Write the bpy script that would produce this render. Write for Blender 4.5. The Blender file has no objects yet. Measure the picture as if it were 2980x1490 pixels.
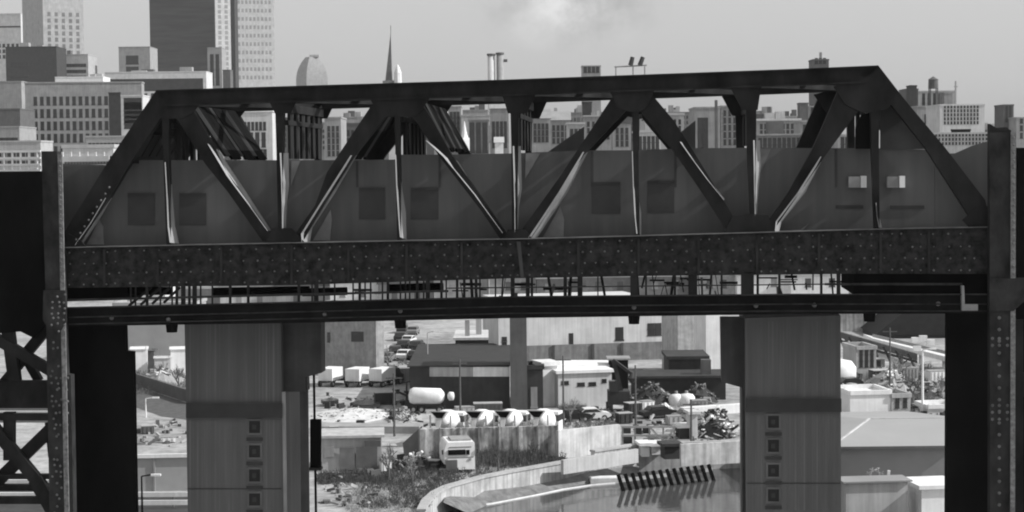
import bpy, math, random
from mathutils import Vector, Matrix
from mathutils.geometry import tessellate_polygon
random.seed(7)
S = bpy.context.scene
# ------------------------------------------------------------ camera
F = 5500.0; CX, CY = 1490.0, 745.0; HOR = 480.0; CAMZ = 30.0
pit = math.atan((CY-HOR)/F); rol = 0.010
fw = Vector((0, math.cos(pit), -math.sin(pit)))
up0 = Vector((0, math.sin(pit), math.cos(pit))); rt0 = Vector((1, 0, 0))
RT = rt0*math.cos(rol) - up0*math.sin(rol)
UP = up0*math.cos(rol) + rt0*math.sin(rol)
CAM = Vector((0, 0, CAMZ))
cd = bpy.data.cameras.new('camera'); cam = bpy.data.objects.new('camera', cd)
S.collection.objects.link(cam); S.camera = cam
cd.sensor_width = 36; cd.lens = F/2980*36; cd.clip_start = 1; cd.clip_end = 20000
M = Matrix((RT, UP, -fw)).transposed().to_4x4(); M.translation = CAM
cam.matrix_world = M
# ------------------------------------------------------------ sky + sun
SUN_AZ = math.radians(98); SUN_EL = math.radians(36)      # azimuth clockwise from the view direction
S.render.engine = "CYCLES"; S.cycles.filter_width = 2.0
S.view_settings.view_transform = 'Standard'; S.view_settings.look = 'None'
S.view_settings.exposure = 0.62; S.view_settings.gamma = 1
wd = bpy.data.worlds.new('World'); S.world = wd; wd.use_nodes = True
nt = wd.node_tree; nt.nodes.clear()
def N(t, **k):
    n = nt.nodes.new(t)
    for a, b in k.items(): setattr(n, a, b)
    return n
sky = N('ShaderNodeTexSky', sky_type='NISHITA', sun_disc=False, sun_elevation=SUN_EL, sun_rotation=SUN_AZ,
        altitude=0, air_density=1.0, dust_density=3.5, ozone_density=1.0)
bw = N('ShaderNodeSeparateColor'); nt.links.new(sky.outputs[0], bw.inputs[0])   # black-and-white film: blue record of the sky
# faint cloud puff, a bank of the sky itself (world direction space)
tc = N('ShaderNodeTexCoord'); 
nz = N('ShaderNodeTexNoise'); nz.inputs['Scale'].default_value = 26; nz.inputs['Detail'].default_value = 6; nz.inputs['Roughness'].default_value = .6
nt.links.new(tc.outputs['Generated'], nz.inputs['Vector'])
def ray(px, py): return (fw + RT*((px-CX)/F) - UP*((py-CY)/F))
cdir = ray(1660, 30).normalized()
sub = N('ShaderNodeVectorMath', operation='SUBTRACT'); nt.links.new(tc.outputs['Generated'], sub.inputs[0]); sub.inputs[1].default_value = cdir
scl = N('ShaderNodeVectorMath', operation='MULTIPLY'); nt.links.new(sub.outputs[0], scl.inputs[0]); scl.inputs[1].default_value = (1, 1, 2.4)
ln = N('ShaderNodeVectorMath', operation='LENGTH'); nt.links.new(scl.outputs[0], ln.inputs[0])
mr = N('ShaderNodeMapRange'); mr.inputs[1].default_value = .056; mr.inputs[2].default_value = .0; mr.inputs[3].default_value = 0; mr.inputs[4].default_value = 1
nt.links.new(ln.outputs['Value'], mr.inputs[0])
nr = N('ShaderNodeMapRange'); nr.inputs[1].default_value = .38; nr.inputs[2].default_value = .64; nr.inputs[3].default_value = -.75; nr.inputs[4].default_value = .8
nt.links.new(nz.outputs[0], nr.inputs[0])
mm = N('ShaderNodeMath', operation='MULTIPLY'); nt.links.new(mr.outputs[0], mm.inputs[0]); nt.links.new(nr.outputs[0], mm.inputs[1])
m2 = N('ShaderNodeMath', operation='MULTIPLY_ADD'); nt.links.new(mm.outputs[0], m2.inputs[0]); m2.inputs[1].default_value = .55; m2.inputs[2].default_value = 1.0
m3 = N('ShaderNodeMath', operation='MULTIPLY'); gb1 = N('ShaderNodeMath', operation='MULTIPLY'); nt.links.new(bw.outputs[1], gb1.inputs[0]); gb1.inputs[1].default_value = .62
gb2 = N('ShaderNodeMath', operation='MULTIPLY_ADD'); nt.links.new(bw.outputs[2], gb2.inputs[0]); gb2.inputs[1].default_value = .5; nt.links.new(gb1.outputs[0], gb2.inputs[2])
gp1 = N('ShaderNodeMath', operation='POWER'); nt.links.new(gb2.outputs[0], gp1.inputs[0]); gp1.inputs[1].default_value = .3
gp2 = N('ShaderNodeMath', operation='MULTIPLY'); nt.links.new(gp1.outputs[0], gp2.inputs[0]); gp2.inputs[1].default_value = 2.05    # film toe/shoulder of the black-and-white sky
nt.links.new(gp2.outputs[0], m3.inputs[0]); nt.links.new(m2.outputs[0], m3.inputs[1])
SKYS = 0.135
HAZE = 0.000055
bg = N('ShaderNodeBackground'); bg.inputs[1].default_value = SKYS; nt.links.new(m3.outputs[0], bg.inputs[0])
wo = N('ShaderNodeOutputWorld'); nt.links.new(bg.outputs[0], wo.inputs[0])
sl = bpy.data.lights.new('sun', 'SUN'); sl.energy = 3.2; sl.angle = math.radians(.5); sl.color = (1, 1, 1)
so = bpy.data.objects.new('sun', sl); S.collection.objects.link(so)
sd = Vector((math.sin(SUN_AZ)*math.cos(SUN_EL), math.cos(SUN_AZ)*math.cos(SUN_EL), math.sin(SUN_EL)))
so.rotation_euler = sd.to_track_quat('Z', 'Y').to_euler(); so.location = (80, 0, 120)

# ------------------------------------------------------------ helpers
col = S.collection
def at(px, py, d):                       # point on the pixel's ray at forward distance d (world y)
    r = ray(px, py); return CAM + r*(d/r.y)
def gp(px, py, z=0.0):                   # pixel -> horizontal plane z
    r = ray(px, py); return CAM + r*((z-CAMZ)/r.z)
YAW = math.atan(390/F); BN = Vector((math.sin(YAW), math.cos(YAW), 0)); BU = Vector((math.cos(YAW), -math.sin(YAW), 0))
BO = Vector((0, 77, 0))
def bp(px, py, w=0.0):                   # pixel -> vertical plane w metres behind the near truss
    r = ray(px, py); t = ((BO + BN*w - CAM).dot(BN))/r.dot(BN); return CAM + r*t
MATS = {}
def mat(name, v, rough=.8, var=.25, scale=1.0, stretch=(1, 1, 1), bump=0.0, metal=0.0, spec=.3, streak=0.0, brick=None):
    key = name
    if key in MATS: return MATS[key]
    m = bpy.data.materials.new(name); m.use_nodes = True; t = m.node_tree; b = t.nodes['Principled BSDF']
    b.inputs['Roughness'].default_value = rough; b.inputs['Metallic'].default_value = metal
    b.inputs['Specular IOR Level'].default_value = spec
    g = t.nodes.new('ShaderNodeNewGeometry')
    mp = t.nodes.new('ShaderNodeMapping'); mp.inputs['Scale'].default_value = stretch; t.links.new(g.outputs['Position'], mp.inputs[0])
    n = t.nodes.new('ShaderNodeTexNoise'); n.inputs['Scale'].default_value = scale; n.inputs['Detail'].default_value = 7; n.inputs['Roughness'].default_value = .62
    t.links.new(mp.outputs[0], n.inputs['Vector'])
    r = t.nodes.new('ShaderNodeMapRange'); r.inputs[1].default_value = .3; r.inputs[2].default_value = .7
    r.inputs[3].default_value = max(v*(1-var), .002); r.inputs[4].default_value = min(v*(1+var), .92)
    t.links.new(n.outputs[0], r.inputs[0]); src = r.outputs[0]
    if streak:
        mp2 = t.nodes.new('ShaderNodeMapping'); mp2.inputs['Scale'].default_value = (2.2, 2.2, .12); t.links.new(g.outputs['Position'], mp2.inputs[0])
        n2 = t.nodes.new('ShaderNodeTexNoise'); n2.inputs['Scale'].default_value = 1.3; n2.inputs['Detail'].default_value = 5; t.links.new(mp2.outputs[0], n2.inputs['Vector'])
        r2 = t.nodes.new('ShaderNodeMapRange'); r2.inputs[1].default_value = .35; r2.inputs[2].default_value = .68; r2.inputs[3].default_value = 1-streak; r2.inputs[4].default_value = 1+streak*.5
        t.links.new(n2.outputs[0], r2.inputs[0])
        mu = t.nodes.new('ShaderNodeMath'); mu.operation = 'MULTIPLY'; t.links.new(src, mu.inputs[0]); t.links.new(r2.outputs[0], mu.inputs[1]); src = mu.outputs[0]
    cb = t.nodes.new('ShaderNodeCombineColor')
    for i in range(3): t.links.new(src, cb.inputs[i])
    t.links.new(cb.outputs[0], b.inputs['Base Color'])
    if bump:
        bm_ = t.nodes.new('ShaderNodeBump'); bm_.inputs['Strength'].default_value = bump; bm_.inputs['Distance'].default_value = .05
        t.links.new(n.outputs[0], bm_.inputs['Height']); t.links.new(bm_.outputs[0], b.inputs['Normal'])
    MATS[key] = m; return m
class MB:
    def __init__(s): s.v = []; s.f = []
    def add(s, vs, fs):
        o = len(s.v); s.v += [Vector(p) for p in vs]; s.f += [tuple(i+o for i in f) for f in fs]; return s
    def prism(s, pts, off):
        n = len(pts); off = Vector(off); a = [Vector(p) for p in pts]
        return s.add(a+[p+off for p in a], [tuple(range(n)), tuple(range(2*n-1, n-1, -1))]+[(i, (i+1) % n, n+(i+1) % n, n+i)[::-1] for i in range(n)])
    def hexa(s, a, b):                   # two quads
        return s.add(list(a)+list(b), [(0, 1, 2, 3), (7, 6, 5, 4), (0, 4, 5, 1), (1, 5, 6, 2), (2, 6, 7, 3), (3, 7, 4, 0)])
    def box(s, c, sx, sy, sz, rz=0.0):   # c = centre of base
        c = Vector(c); ca, sa = math.cos(rz), math.sin(rz)
        q = [c+Vector((x*ca-y*sa, x*sa+y*ca, 0)) for x, y in ((-sx/2, -sy/2), (sx/2, -sy/2), (sx/2, sy/2), (-sx/2, sy/2))]
        return s.prism(q[::-1], (0, 0, sz))
    def beam(s, a, b, w, h=None, up=Vector((0, 0, 1))):
        a, b = Vector(a), Vector(b); h = h or w; d = (b-a).normalized(); x = d.cross(up)
        if x.length < 1e-3: x = d.cross(Vector((0, 1, 0)))
        x.normalize(); y = x.cross(d)
        q = [x*(i*w/2)+y*(j*h/2) for i, j in ((-1, -1), (1, -1), (1, 1), (-1, 1))]
        return s.hexa([a+k for k in q], [b+k for k in q])
    def tube(s, a, b, r1, r2=None, n=12):
        a, b = Vector(a), Vector(b); r2 = r1 if r2 is None else r2; d = (b-a).normalized()
        x = d.cross(Vector((0, 0, 1)))
        if x.length < 1e-3: x = Vector((1, 0, 0))
        x.normalize(); y = d.cross(x); vs = []
        for p, r in ((a, r1), (b, r2)):
            vs += [p+(x*math.cos(2*math.pi*i/n)+y*math.sin(2*math.pi*i/n))*r for i in range(n)]
        return s.add(vs, [tuple(range(n))[::-1], tuple(range(n, 2*n))]+[(i, (i+1) % n, n+(i+1) % n, n+i) for i in range(n)])
    def lathe(s, base, axis, prof, n=14):  # prof: [(t, r)]
        base, axis = Vector(base), Vector(axis).normalized(); x = axis.cross(Vector((0, 0, 1)))
        if x.length < 1e-3: x = Vector((1, 0, 0))
        x.normalize(); y = axis.cross(x); vs = []; fs = []
        for t, r in prof: vs += [base+axis*t+(x*math.cos(2*math.pi*i/n)+y*math.sin(2*math.pi*i/n))*r for i in range(n)]
        for k in range(len(prof)-1): fs += [(k*n+i, k*n+(i+1) % n, (k+1)*n+(i+1) % n, (k+1)*n+i) for i in range(n)]
        fs += [tuple(range(n))[::-1], tuple(range((len(prof)-1)*n, len(prof)*n))]
        return s.add(vs, fs)
    def build(s, name, m, parent=None, smooth=False):
        me = bpy.data.meshes.new(name); o = bpy.data.objects.new(name, me); col.objects.link(o)
        org = Vector((0, 0, 0))
        if parent is not None:
            q = parent
            while q is not None: org = org + q.location; q = q.parent
            o.parent = parent
        else:
            if s.v:
                mn = [min(v[i] for v in s.v) for i in range(3)]; mx = [max(v[i] for v in s.v) for i in range(3)]
                org = Vector(((mn[0]+mx[0])/2, (mn[1]+mx[1])/2, mn[2])); o.location = org
        me.from_pydata([v-org for v in s.v], [], s.f); me.update()
        import bmesh
        b = bmesh.new(); b.from_mesh(me); bmesh.ops.recalc_face_normals(b, faces=b.faces); b.to_mesh(me); b.free()
        me.materials.append(m)
        if smooth:
            for p in me.polygons: p.use_smooth = True
        return o
def tag(o, label=None, cat=None, group=None, kind=None):
    if label: o['label'] = label
    if cat: o['category'] = cat
    if group: o['group'] = group
    if kind: o['kind'] = kind
    return o
def thing(name, label, cat, loc, group=None):
    o = bpy.data.objects.new(name, None); col.objects.link(o); o.location = Vector(loc); o.empty_display_size = .5
    return tag(o, label, cat, group)
def dup(root, loc, label, rz=0.0):
    r = root.copy(); col.objects.link(r); r.location = Vector(loc); r.rotation_euler = (0, 0, rz); r['label'] = label
    for ch in root.children:
        c = ch.copy(); col.objects.link(c); c.parent = r
        for g in ch.children:
            d = g.copy(); col.objects.link(d); d.parent = c
    return r
# ------------------------------------------------------------ materials
steel = mat('dark_steel', .021, .6, .6, .9, (1, 1, .5), .15, 0, .07)
steel2 = mat('dark_steel_worn', .034, .65, .55, 1.6, (1, 1, .6), .15, 0, .07)
black = mat('near_black_steel', .008, .9, .4, .8, (1, 1, .4), 0, 0, .02)  # near-black tone of the darkest steel and fittings
rivm = mat('rivet_steel', .12, .5, .5, 3, spec=.5)
lit_strip = mat('lit_strip_paint', .25, .55, .3, 1.5, (1, 1, .3), .1, spec=.4)  # much paler than the steel: sunlight put into the colour
wallm = mat('screen_panel', .102, .75, .14, .5, (1, 1, .35), .1, streak=.12)
hatchm = mat('screen_hatch', .052, .8, .15, 1)
pierm = mat('pier_concrete', .125, .85, .12, .7, (1, 1, .15), .1, streak=.12)
bandm = mat('pier_band', .045, .8, .2, 1)
glass = mat('dark_window', .03, .25, .3, .3, spec=.5)
white = mat('white_paint', .76, .6, .10, .6, streak=.08)
offw = mat('off_white_render', .56, .75, .14, .3, streak=.12)
light = mat('light_masonry', .39, .85, .16, .3, streak=.15)
midg = mat('mid_masonry', .29, .85, .18, .3, streak=.15)
darkg = mat('dark_brick', .11, .85, .2, .4, streak=.1)
vdark = mat('very_dark_brick', .045, .85, .25, .5, streak=.1)
roofl = mat('pale_roof', .42, .9, .15, .25)
roofd = mat('dark_roof', .10, .9, .2, .3)
bark = mat('bark', .10, .9, .3, 5)
twig = mat('twig', .20, .9, .4, 6)
gravel = mat('gravel', .40, .95, .4, .18, bump=.4)
asph = mat('asphalt', .13, .95, .3, .3)
conc = mat('weathered_concrete', .42, .9, .35, .5, streak=.3)
rubber = mat('rubber', .03, .9, .1, 2)
# ------------------------------------------------------------ ground, canal
cb = [gp(x, y) for x, y in ((1236, 1500), (1250, 1470), (1275, 1448), (1310, 1430), (1409, 1402), (1500, 1384), (1600, 1366), (1730, 1342), (1860, 1322), (2000, 1318), (2155, 1312), (2330, 1305))]
hole = [Vector((cb[0].x-6, 95, 0))]+cb+[Vector((cb[-1].x+2, 95, 0))]
outer = [Vector((-2600, -60, 0)), Vector((2600, -60, 0)), Vector((2600, 4800, 0)), Vector((-2600, 4800, 0))]
tri = tessellate_polygon([outer, hole]); g = MB(); g.v = outer+hole; g.f = [tuple(t) for t in tri]
gm = bpy.data.materials.new('ground_mix'); gm.use_nodes = True; t = gm.node_tree; b = t.nodes['Principled BSDF']; b.inputs['Roughness'].default_value = .95
ge = t.nodes.new('ShaderNodeNewGeometry'); r = None
def nn(s, d=6):
    n = t.nodes.new('ShaderNodeTexNoise'); n.inputs['Scale'].default_value = s; n.inputs['Detail'].default_value = d; n.inputs['Roughness'].default_value = .7
    t.links.new(ge.outputs['Position'], n.inputs['Vector']); return n
a1 = nn(.06); a2 = nn(.55, 9); ad = t.nodes.new('ShaderNodeMath'); ad.operation = 'ADD'; t.links.new(a1.outputs[0], ad.inputs[0]); t.links.new(a2.outputs[0], ad.inputs[1])
rr = t.nodes.new('ShaderNodeMapRange'); rr.inputs[1].default_value = .7; rr.inputs[2].default_value = 1.3; rr.inputs[3].default_value = .10; rr.inputs[4].default_value = .52
t.links.new(ad.outputs[0], rr.inputs[0]); t.links.new(rr.outputs[0], b.inputs['Base Color'])
go = MB(); go.v = g.v; go.f = g.f
tag(go.build('ground', gm), kind='structure')
wm = bpy.data.materials.new('canal_water'); wm.use_nodes = True; t = wm.node_tree; b = t.nodes['Principled BSDF']
b.inputs['Base Color'].default_value = (.07, .07, .07, 1); b.inputs['Roughness'].default_value = .04; b.inputs['IOR'].default_value = 1.33
ge = t.nodes.new('ShaderNodeNewGeometry'); n = t.nodes.new('ShaderNodeTexNoise'); n.inputs['Scale'].default_value = 1.4; n.inputs['Detail'].default_value = 3
t.links.new(ge.outputs['Position'], n.inputs['Vector']); bu = t.nodes.new('ShaderNodeBump'); bu.inputs['Strength'].default_value = .3; bu.inputs['Distance'].default_value = .04
t.links.new(n.outputs[0], bu.inputs['Height']); t.links.new(bu.outputs[0], b.inputs['Normal'])
w = MB(); w.v = [Vector((p.x, p.y, -1.8)) for p in hole]; w.f = [tuple(range(len(hole)))]
tag(w.build('canal_water', wm), kind='structure')
# canal bulkhead wall with a cap
bk = thing('canal_wall', 'pale weathered concrete bulkhead curving along the far edge of the canal', 'wall', cb[5])
wb = MB(); cp = MB()
for i in range(len(cb)-1):
    a, c = cb[i], cb[i+1]; n2 = Vector((-(c-a).y, (c-a).x, 0)).normalized()
    h = .35 if i < 7 else .9
    wb.hexa([a+Vector((0, 0, -2.4)), c+Vector((0, 0, -2.4)), c+n2*.5+Vector((0, 0, -2.4)), a+n2*.5+Vector((0, 0, -2.4))],
            [a+Vector((0, 0, h)), c+Vector((0, 0, h)), c+n2*.5+Vector((0, 0, h)), a+n2*.5+Vector((0, 0, h))])
    cp.hexa([a-n2*.12+Vector((0, 0, h)), c-n2*.12+Vector((0, 0, h)), c+n2*.7+Vector((0, 0, h)), a+n2*.7+Vector((0, 0, h))],
            [a-n2*.12+Vector((0, 0, h+.2)), c-n2*.12+Vector((0, 0, h+.2)), c+n2*.7+Vector((0, 0, h+.2)), a+n2*.7+Vector((0, 0, h+.2))])
wb.build('wall_face', conc, bk); cp.build('coping', light, bk)
# =============================================================== RAILWAY BRIDGE
br = thing('railway_bridge', 'long dark riveted steel through truss railway bridge spanning the whole picture', 'bridge', bp(1490, 700))
FAR = BN*8.9
def L(*pts, w=0.0): return [bp(x, y, w) for x, y in pts]
def mem(name, pts, m=steel, w=0.0, th=.45, far=True, extra=None):
    mb = MB(); mb.prism(L(*pts, w=w), BN*th)
    if extra: extra(mb)
    o = mb.build(name, m, br)
    if far:
        c = o.copy(); col.objects.link(c); c.location = o.location+FAR
    return o
# top chord: box section with flange lips
ct = [(455, 262), (850, 250), (1457, 232), (2300, 201), (2556, 190)]
cbm = [(2520, 241), (2300, 250), (1457, 280), (850, 298), (480, 309)]
def lips(mb):
    for i in range(4):
        a, c = ct[i], ct[i+1]
        mb.hexa(L(a, c, (c[0], c[1]+5), (a[0], a[1]+5), w=-.14), L(a, c, (c[0], c[1]+5), (a[0], a[1]+5), w=-.002))
    cc = cbm[::-1]
    for i in range(4):
        a, c = cc[i], cc[i+1]
        mb.hexa(L((a[0], a[1]-5), (c[0], c[1]-5), c, a, w=-.16), L((a[0], a[1]-5), (c[0], c[1]-5), c, a, w=-.002))
mem('top_chord', ct+cbm, extra=lips)
# end posts
mem('end_post', [(168, 706), (322, 458), (455, 262), (498, 300), (420, 412), (365, 497), (318, 576), (226, 716)])
mem('end_post', [(2500, 215), (2556, 190), (2634, 291), (2751, 430), (2867, 582), (2885, 660), (2844, 664), (2690, 425), (2590, 300)])
# bottom chord and its rivets
bt = [(186, 722), (516, 715), (905, 707), (1177, 702), (1547, 696), (1854, 688), (2266, 676), (2557, 668), (2888, 662)]
bb = [(2888, 797), (2479, 797), (1900, 803), (1487, 810), (850, 830), (186, 838)]
mem('bottom_chord', bt+bb, m=mat('chord_steel', .026, .65, .75, 3.2, (1, 1, 1), .5, 0, .07), th=.5)
def lerp(pts, x):
    pts = sorted(pts)
    for (x0, y0), (x1, y1) in zip(pts, pts[1:]):
        if x0 <= x <= x1: return y0+(y1-y0)*(x-x0)/(x1-x0)
    return pts[0][1] if x < pts[0][0] else pts[-1][1]
rv = MB()
def rivet(mb, px, py, r=.042, w=0.0):
    mb.lathe(bp(px, py, w), -BN, [(-.01, r), (.025, r*.85), (.04, r*.35)], 7)
x = 204
while x < 2850:
    yt, yb = lerp(bt, x), lerp(bb, x)
    fr = (.10, .36, .64, .90) if int(x/330) % 2 else (.12, .40, .66, .92)
    for k, f_ in enumerate(fr):
        if random.random() < .93: rivet(rv, x+random.uniform(-3, 3)+(9 if k == 2 else 0), yt+(yb-yt)*f_, random.uniform(.032, .05))
    x += random.choice((26, 30, 38, 42))
rv.build('rivets', rivm, br)['kind'] = 'stuff'
# flange strip on the bottom chord, sunlight put into its paler colour; stiffeners
fl = MB()
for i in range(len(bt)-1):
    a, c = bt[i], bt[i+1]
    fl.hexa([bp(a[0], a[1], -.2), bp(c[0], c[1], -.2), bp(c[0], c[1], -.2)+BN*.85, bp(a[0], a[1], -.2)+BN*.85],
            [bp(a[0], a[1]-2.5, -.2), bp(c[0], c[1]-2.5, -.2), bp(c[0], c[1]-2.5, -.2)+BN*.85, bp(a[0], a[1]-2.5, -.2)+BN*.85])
fl.build('chord_flange', mat('chord_flange_sunlit', .12, .6, .5, 1.2), br)
for x in (1503,):
    s_ = MB(); s_.hexa(L((x, 703), (x+12, 703), (x+22, 806), (x+12, 806), w=-.12), L((x, 703), (x+12, 703), (x+22, 806), (x+12, 806), w=-.002)); s_.build('stiffener', mat('stiffener_plate', .05), br)
for x in (300, 455, 640, 845, 1010, 1180, 1340, 1680, 1855, 2030, 2200, 2380, 2560, 2700):
    s_ = MB(); yt, yb = lerp(bt, x)+6, lerp(bb, x)-4
    s_.hexa(L((x, yt), (x+7, yt), (x+7, yb), (x, yb), w=-.07), L((x, yt), (x+7, yt), (x+7, yb), (x, yb), w=-.002)); s_.build('stiffener', steel2, br)
# verticals
def topy(x): return lerp(cbm, x)
for (x0, x1, xb0, xb1, yb) in ((470, 484, 484, 498, 712), (800, 818, 810, 822, 700), (1146, 1158, 1156, 1168, 700), (1484, 1502, 1490, 1504, 697),
                      (1838, 1852, 1848, 1862, 690), (2170, 2194, 2186, 2198, 678), (2532, 2552, 2545, 2560, 668)):
    mem('vertical', [(x0, topy(x0)-4), (x1+8, topy(x1)-4), (x1+6, 430), (xb1, yb), (xb0, yb), (x0+4, 430)], w=.02, th=.4)
# diagonals (dark bodies)
for p in ([(490, 300), (552, 305), (616, 415), (660, 500), (786, 678), (800, 700), (764, 702), (664, 560), (598, 478), (524, 360)],
          [(1085, 300), (1150, 304), (1035, 450), (905, 660), (880, 706), (845, 700), (917, 598), (952, 500)],
          [(1160, 300), (1226, 300), (1256, 345), (1314, 450), (1480, 690), (1456, 696), (1398, 610), (1276, 452), (1212, 355)],
          [(1790, 270), (1842, 300), (1700, 450), (1568, 660), (1545, 694), (1500, 694), (1625, 520), (1728, 365)],
          [(1846, 300), (1895, 272), (1962, 352), (2024, 450), (2128, 620), (2150, 678), (2118, 676), (2040, 556), (1960, 440), (1880, 345)],
          [(2440, 262), (2530, 280), (2400, 455), (2262, 655), (2250, 676), (2215, 676), (2296, 560), (2362, 440)]):
    mem('diagonal', p, w=.05, th=.4)
# gussets
for p in ([(440, 285), (590, 292), (560, 330), (525, 345), (462, 345), (440, 322)],
          [(1078, 290), (1250, 286), (1222, 328), (1205, 340), (1118, 340), (1098, 326)],
          [(1775, 268), (1905, 262), (1880, 315), (1862, 325), (1830, 325), (1800, 318)],
          [(2425, 252), (2560, 215), (2606, 292), (2580, 318), (2516, 330), (2462, 305)],
          [(770, 704), (792, 664), (850, 664), (885, 704)], [(1462, 700), (1478, 668), (1530, 668), (1550, 698)],
          [(2105, 682), (2132, 628), (2180, 622), (2235, 626), (2258, 676)], [(186, 722), (200, 680), (236, 700), (250, 718)],
          [(785, 298), (800, 330), (846, 330), (862, 296)], [(1462, 278), (1478, 330), (1534, 330), (1558, 276)], [(2126, 256), (2160, 320), (2205, 320), (2215, 252)],
          [(2820, 662), (2800, 640), (2850, 600), (2885, 600), (2885, 664)]):
    mem('gusset_plate', p, w=-.03, th=.08)
# added strips painting the sunlit lower sides of the members: their face is turned towards the right
def lit_side(pl, pr):
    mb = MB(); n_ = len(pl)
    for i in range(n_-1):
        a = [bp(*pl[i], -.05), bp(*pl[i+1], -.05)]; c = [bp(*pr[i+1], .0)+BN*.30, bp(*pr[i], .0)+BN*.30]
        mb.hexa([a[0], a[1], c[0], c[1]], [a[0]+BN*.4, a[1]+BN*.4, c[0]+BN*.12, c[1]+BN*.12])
    mb.build('lit_side_strip', lit_strip, br)
lit_side([(479, 472), (484, 560), (488, 660), (494, 706)], [(489, 472), (494, 560), (503, 660), (514, 710)])
lit_side([(814, 445), (818, 520), (820, 590), (821, 666)], [(834, 445), (836, 540), (830, 590), (827, 666)])
lit_side([(1150, 450), (1153, 540), (1158, 620), (1164, 690)], [(1160, 450), (1166, 540), (1178, 620), (1180, 698)])
lit_side([(1492, 425), (1495, 520), (1497, 600), (1498, 676)], [(1514, 425), (1517, 550), (1509, 600), (1505, 676)])
lit_side([(1839, 440), (1842, 540), (1846, 620), (1852, 680)], [(1850, 440), (1853, 540), (1866, 620), (1866, 684)])
lit_side([(2192, 408), (2194, 500), (2195, 560), (2197, 628)], [(2213, 408), (2216, 480), (2208, 560), (2204, 628)])
lit_side([(2549, 590), (2552, 630), (2558, 662)], [(2558, 590), (2561, 630), (2570, 664)])
lit_side([(604, 418), (660, 512), (720, 592), (778, 672)], [(628, 436), (682, 516), (730, 590), (784, 672)])
lit_side([(1020, 452), (950, 562), (876, 680), (878, 704)], [(1034, 452), (968, 566), (904, 664), (897, 706)])
lit_side([(1238, 408), (1290, 456), (1380, 566), (1462, 678)], [(1262, 416), (1330, 470), (1392, 568), (1468, 678)])
lit_side([(1696, 442), (1625, 560), (1572, 640), (1537, 692)], [(1710, 442), (1650, 560), (1602, 632), (1562, 693)])
lit_side([(1978, 412), (2006, 452), (2056, 520), (2106, 582)], [(2000, 418), (2026, 462), (2066, 522), (2110, 580)])
lit_side([(2388, 455), (2320, 562), (2258, 644), (2255, 674)], [(2398, 458), (2346, 560), (2276, 646), (2270, 674)])
lit_side([(306, 576), (262, 650), (222, 706), (218, 714)], [(318, 576), (275, 650), (236, 706), (232, 717)])
rv = MB()
for i in range(9): rivet(rv, 318-i*12, 545+i*19, .05, -.01)
rv.build('rivets', rivm, br)['kind'] = 'stuff'
# sway frames between the trusses at every panel point
for px, yb_, nb in ((490, 470, 6), (825, 462, 6), (1165, 460, 6), (1505, 436, 4), (1860, 330, 4), (2196, 420, 4), (2560, 428, 4)):
    a = bp(px, topy(px)+4); bmt = bp(px, yb_); fr = MB(); bars = MB()
    z1, z0 = a.z, bmt.z
    P0 = Vector((a.x, a.y, 0))
    def wz(w_, z): return P0+BN*w_+Vector((0, 0, z))
    fr.beam(wz(.4, z1-.15), wz(8.9, z1-.15), .3, .35)
    fr.beam(wz(.4, z1-.75), wz(8.9, z1-.75), .2, .2)
    fr.build('sway_frame', steel, br)
    if nb:
        for k in range(nb):
            q = MB(); ww = .5+8.0*(k+.7)/nb
            q.beam(wz(ww, z0), wz(ww, z1-.3), .12, .62 if px < 1300 else .7, up=BN); q.build('sway_bar', steel, br)
# portal lattice in the plane of the left end posts, and the right one
for (xt, yt, xb_, yb_) in ((468, 300, 372, 470), (2560, 230, 2640, 330)):
    T = bp(xt, yt); B_ = bp(xb_, yb_)
    for k in range(7):
        q = MB(); o_ = BN*(.9+1.15*k); q.beam(T+o_, B_+o_, .12, .92, up=BN); q.build('portal_bar', steel, br)
    q = MB(); m_ = T.lerp(B_, .97); q.beam(m_+BN*.3, m_+BN*8.8, .3, .3); m_ = T.lerp(B_, .5); q.beam(m_+BN*.3, m_+BN*8.8, .2, .2); q.build('portal_strut', steel, br)
# inclined sway plates between near and far diagonals
for a_, c_, sl in (((548, 308), (652, 463), 3), ((1228, 300), (1300, 440), 2), ((1072, 322), (985, 462), 3)):
    A, C_ = bp(*a_), bp(*c_); n_ = 9
    for k in range(n_):
        if k == sl: wk_ = .62
        else: wk_ = .96
        q = MB(); o_ = BN*(.55+8.2*(k+.5)/n_); e_ = .0 if k % 3 else .06; q.beam(A+o_, A.lerp(C_, 1-e_)+o_, wk_*8.2/n_, .1, up=BN.cross((C_-A).normalized())); q.build('sway_plate', black if k % 3 else steel, br)
MB().prism(L((2490, 433), (2490, 376), (2508, 330), (2540, 330), (2540, 433), w=.62), BN*.15).build('sway_plate', black, br)
MB().prism(L((2562, 434), (2562, 300), (2592, 298), (2694, 434), w=.8), BN*.12).build('raised_screen', mat('raised_dark', .045), br)
# top lateral bracing
pp = [490, 825, 1165, 1505, 1860, 2196, 2540]
for i in range(6):
    a = bp(pp[i], topy(pp[i])-8); c = bp(pp[i+1], topy(pp[i+1])-8)
    q = MB(); q.beam(a+BN*.4, c+BN*8.7, .25, .2); q.build('lateral_brace', steel, br)
    q = MB(); q.beam(c+BN*.4+Vector((0, 0, .22)), a+BN*8.7+Vector((0, 0, .22)), .25, .2); q.build('lateral_brace', steel, br)
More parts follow.
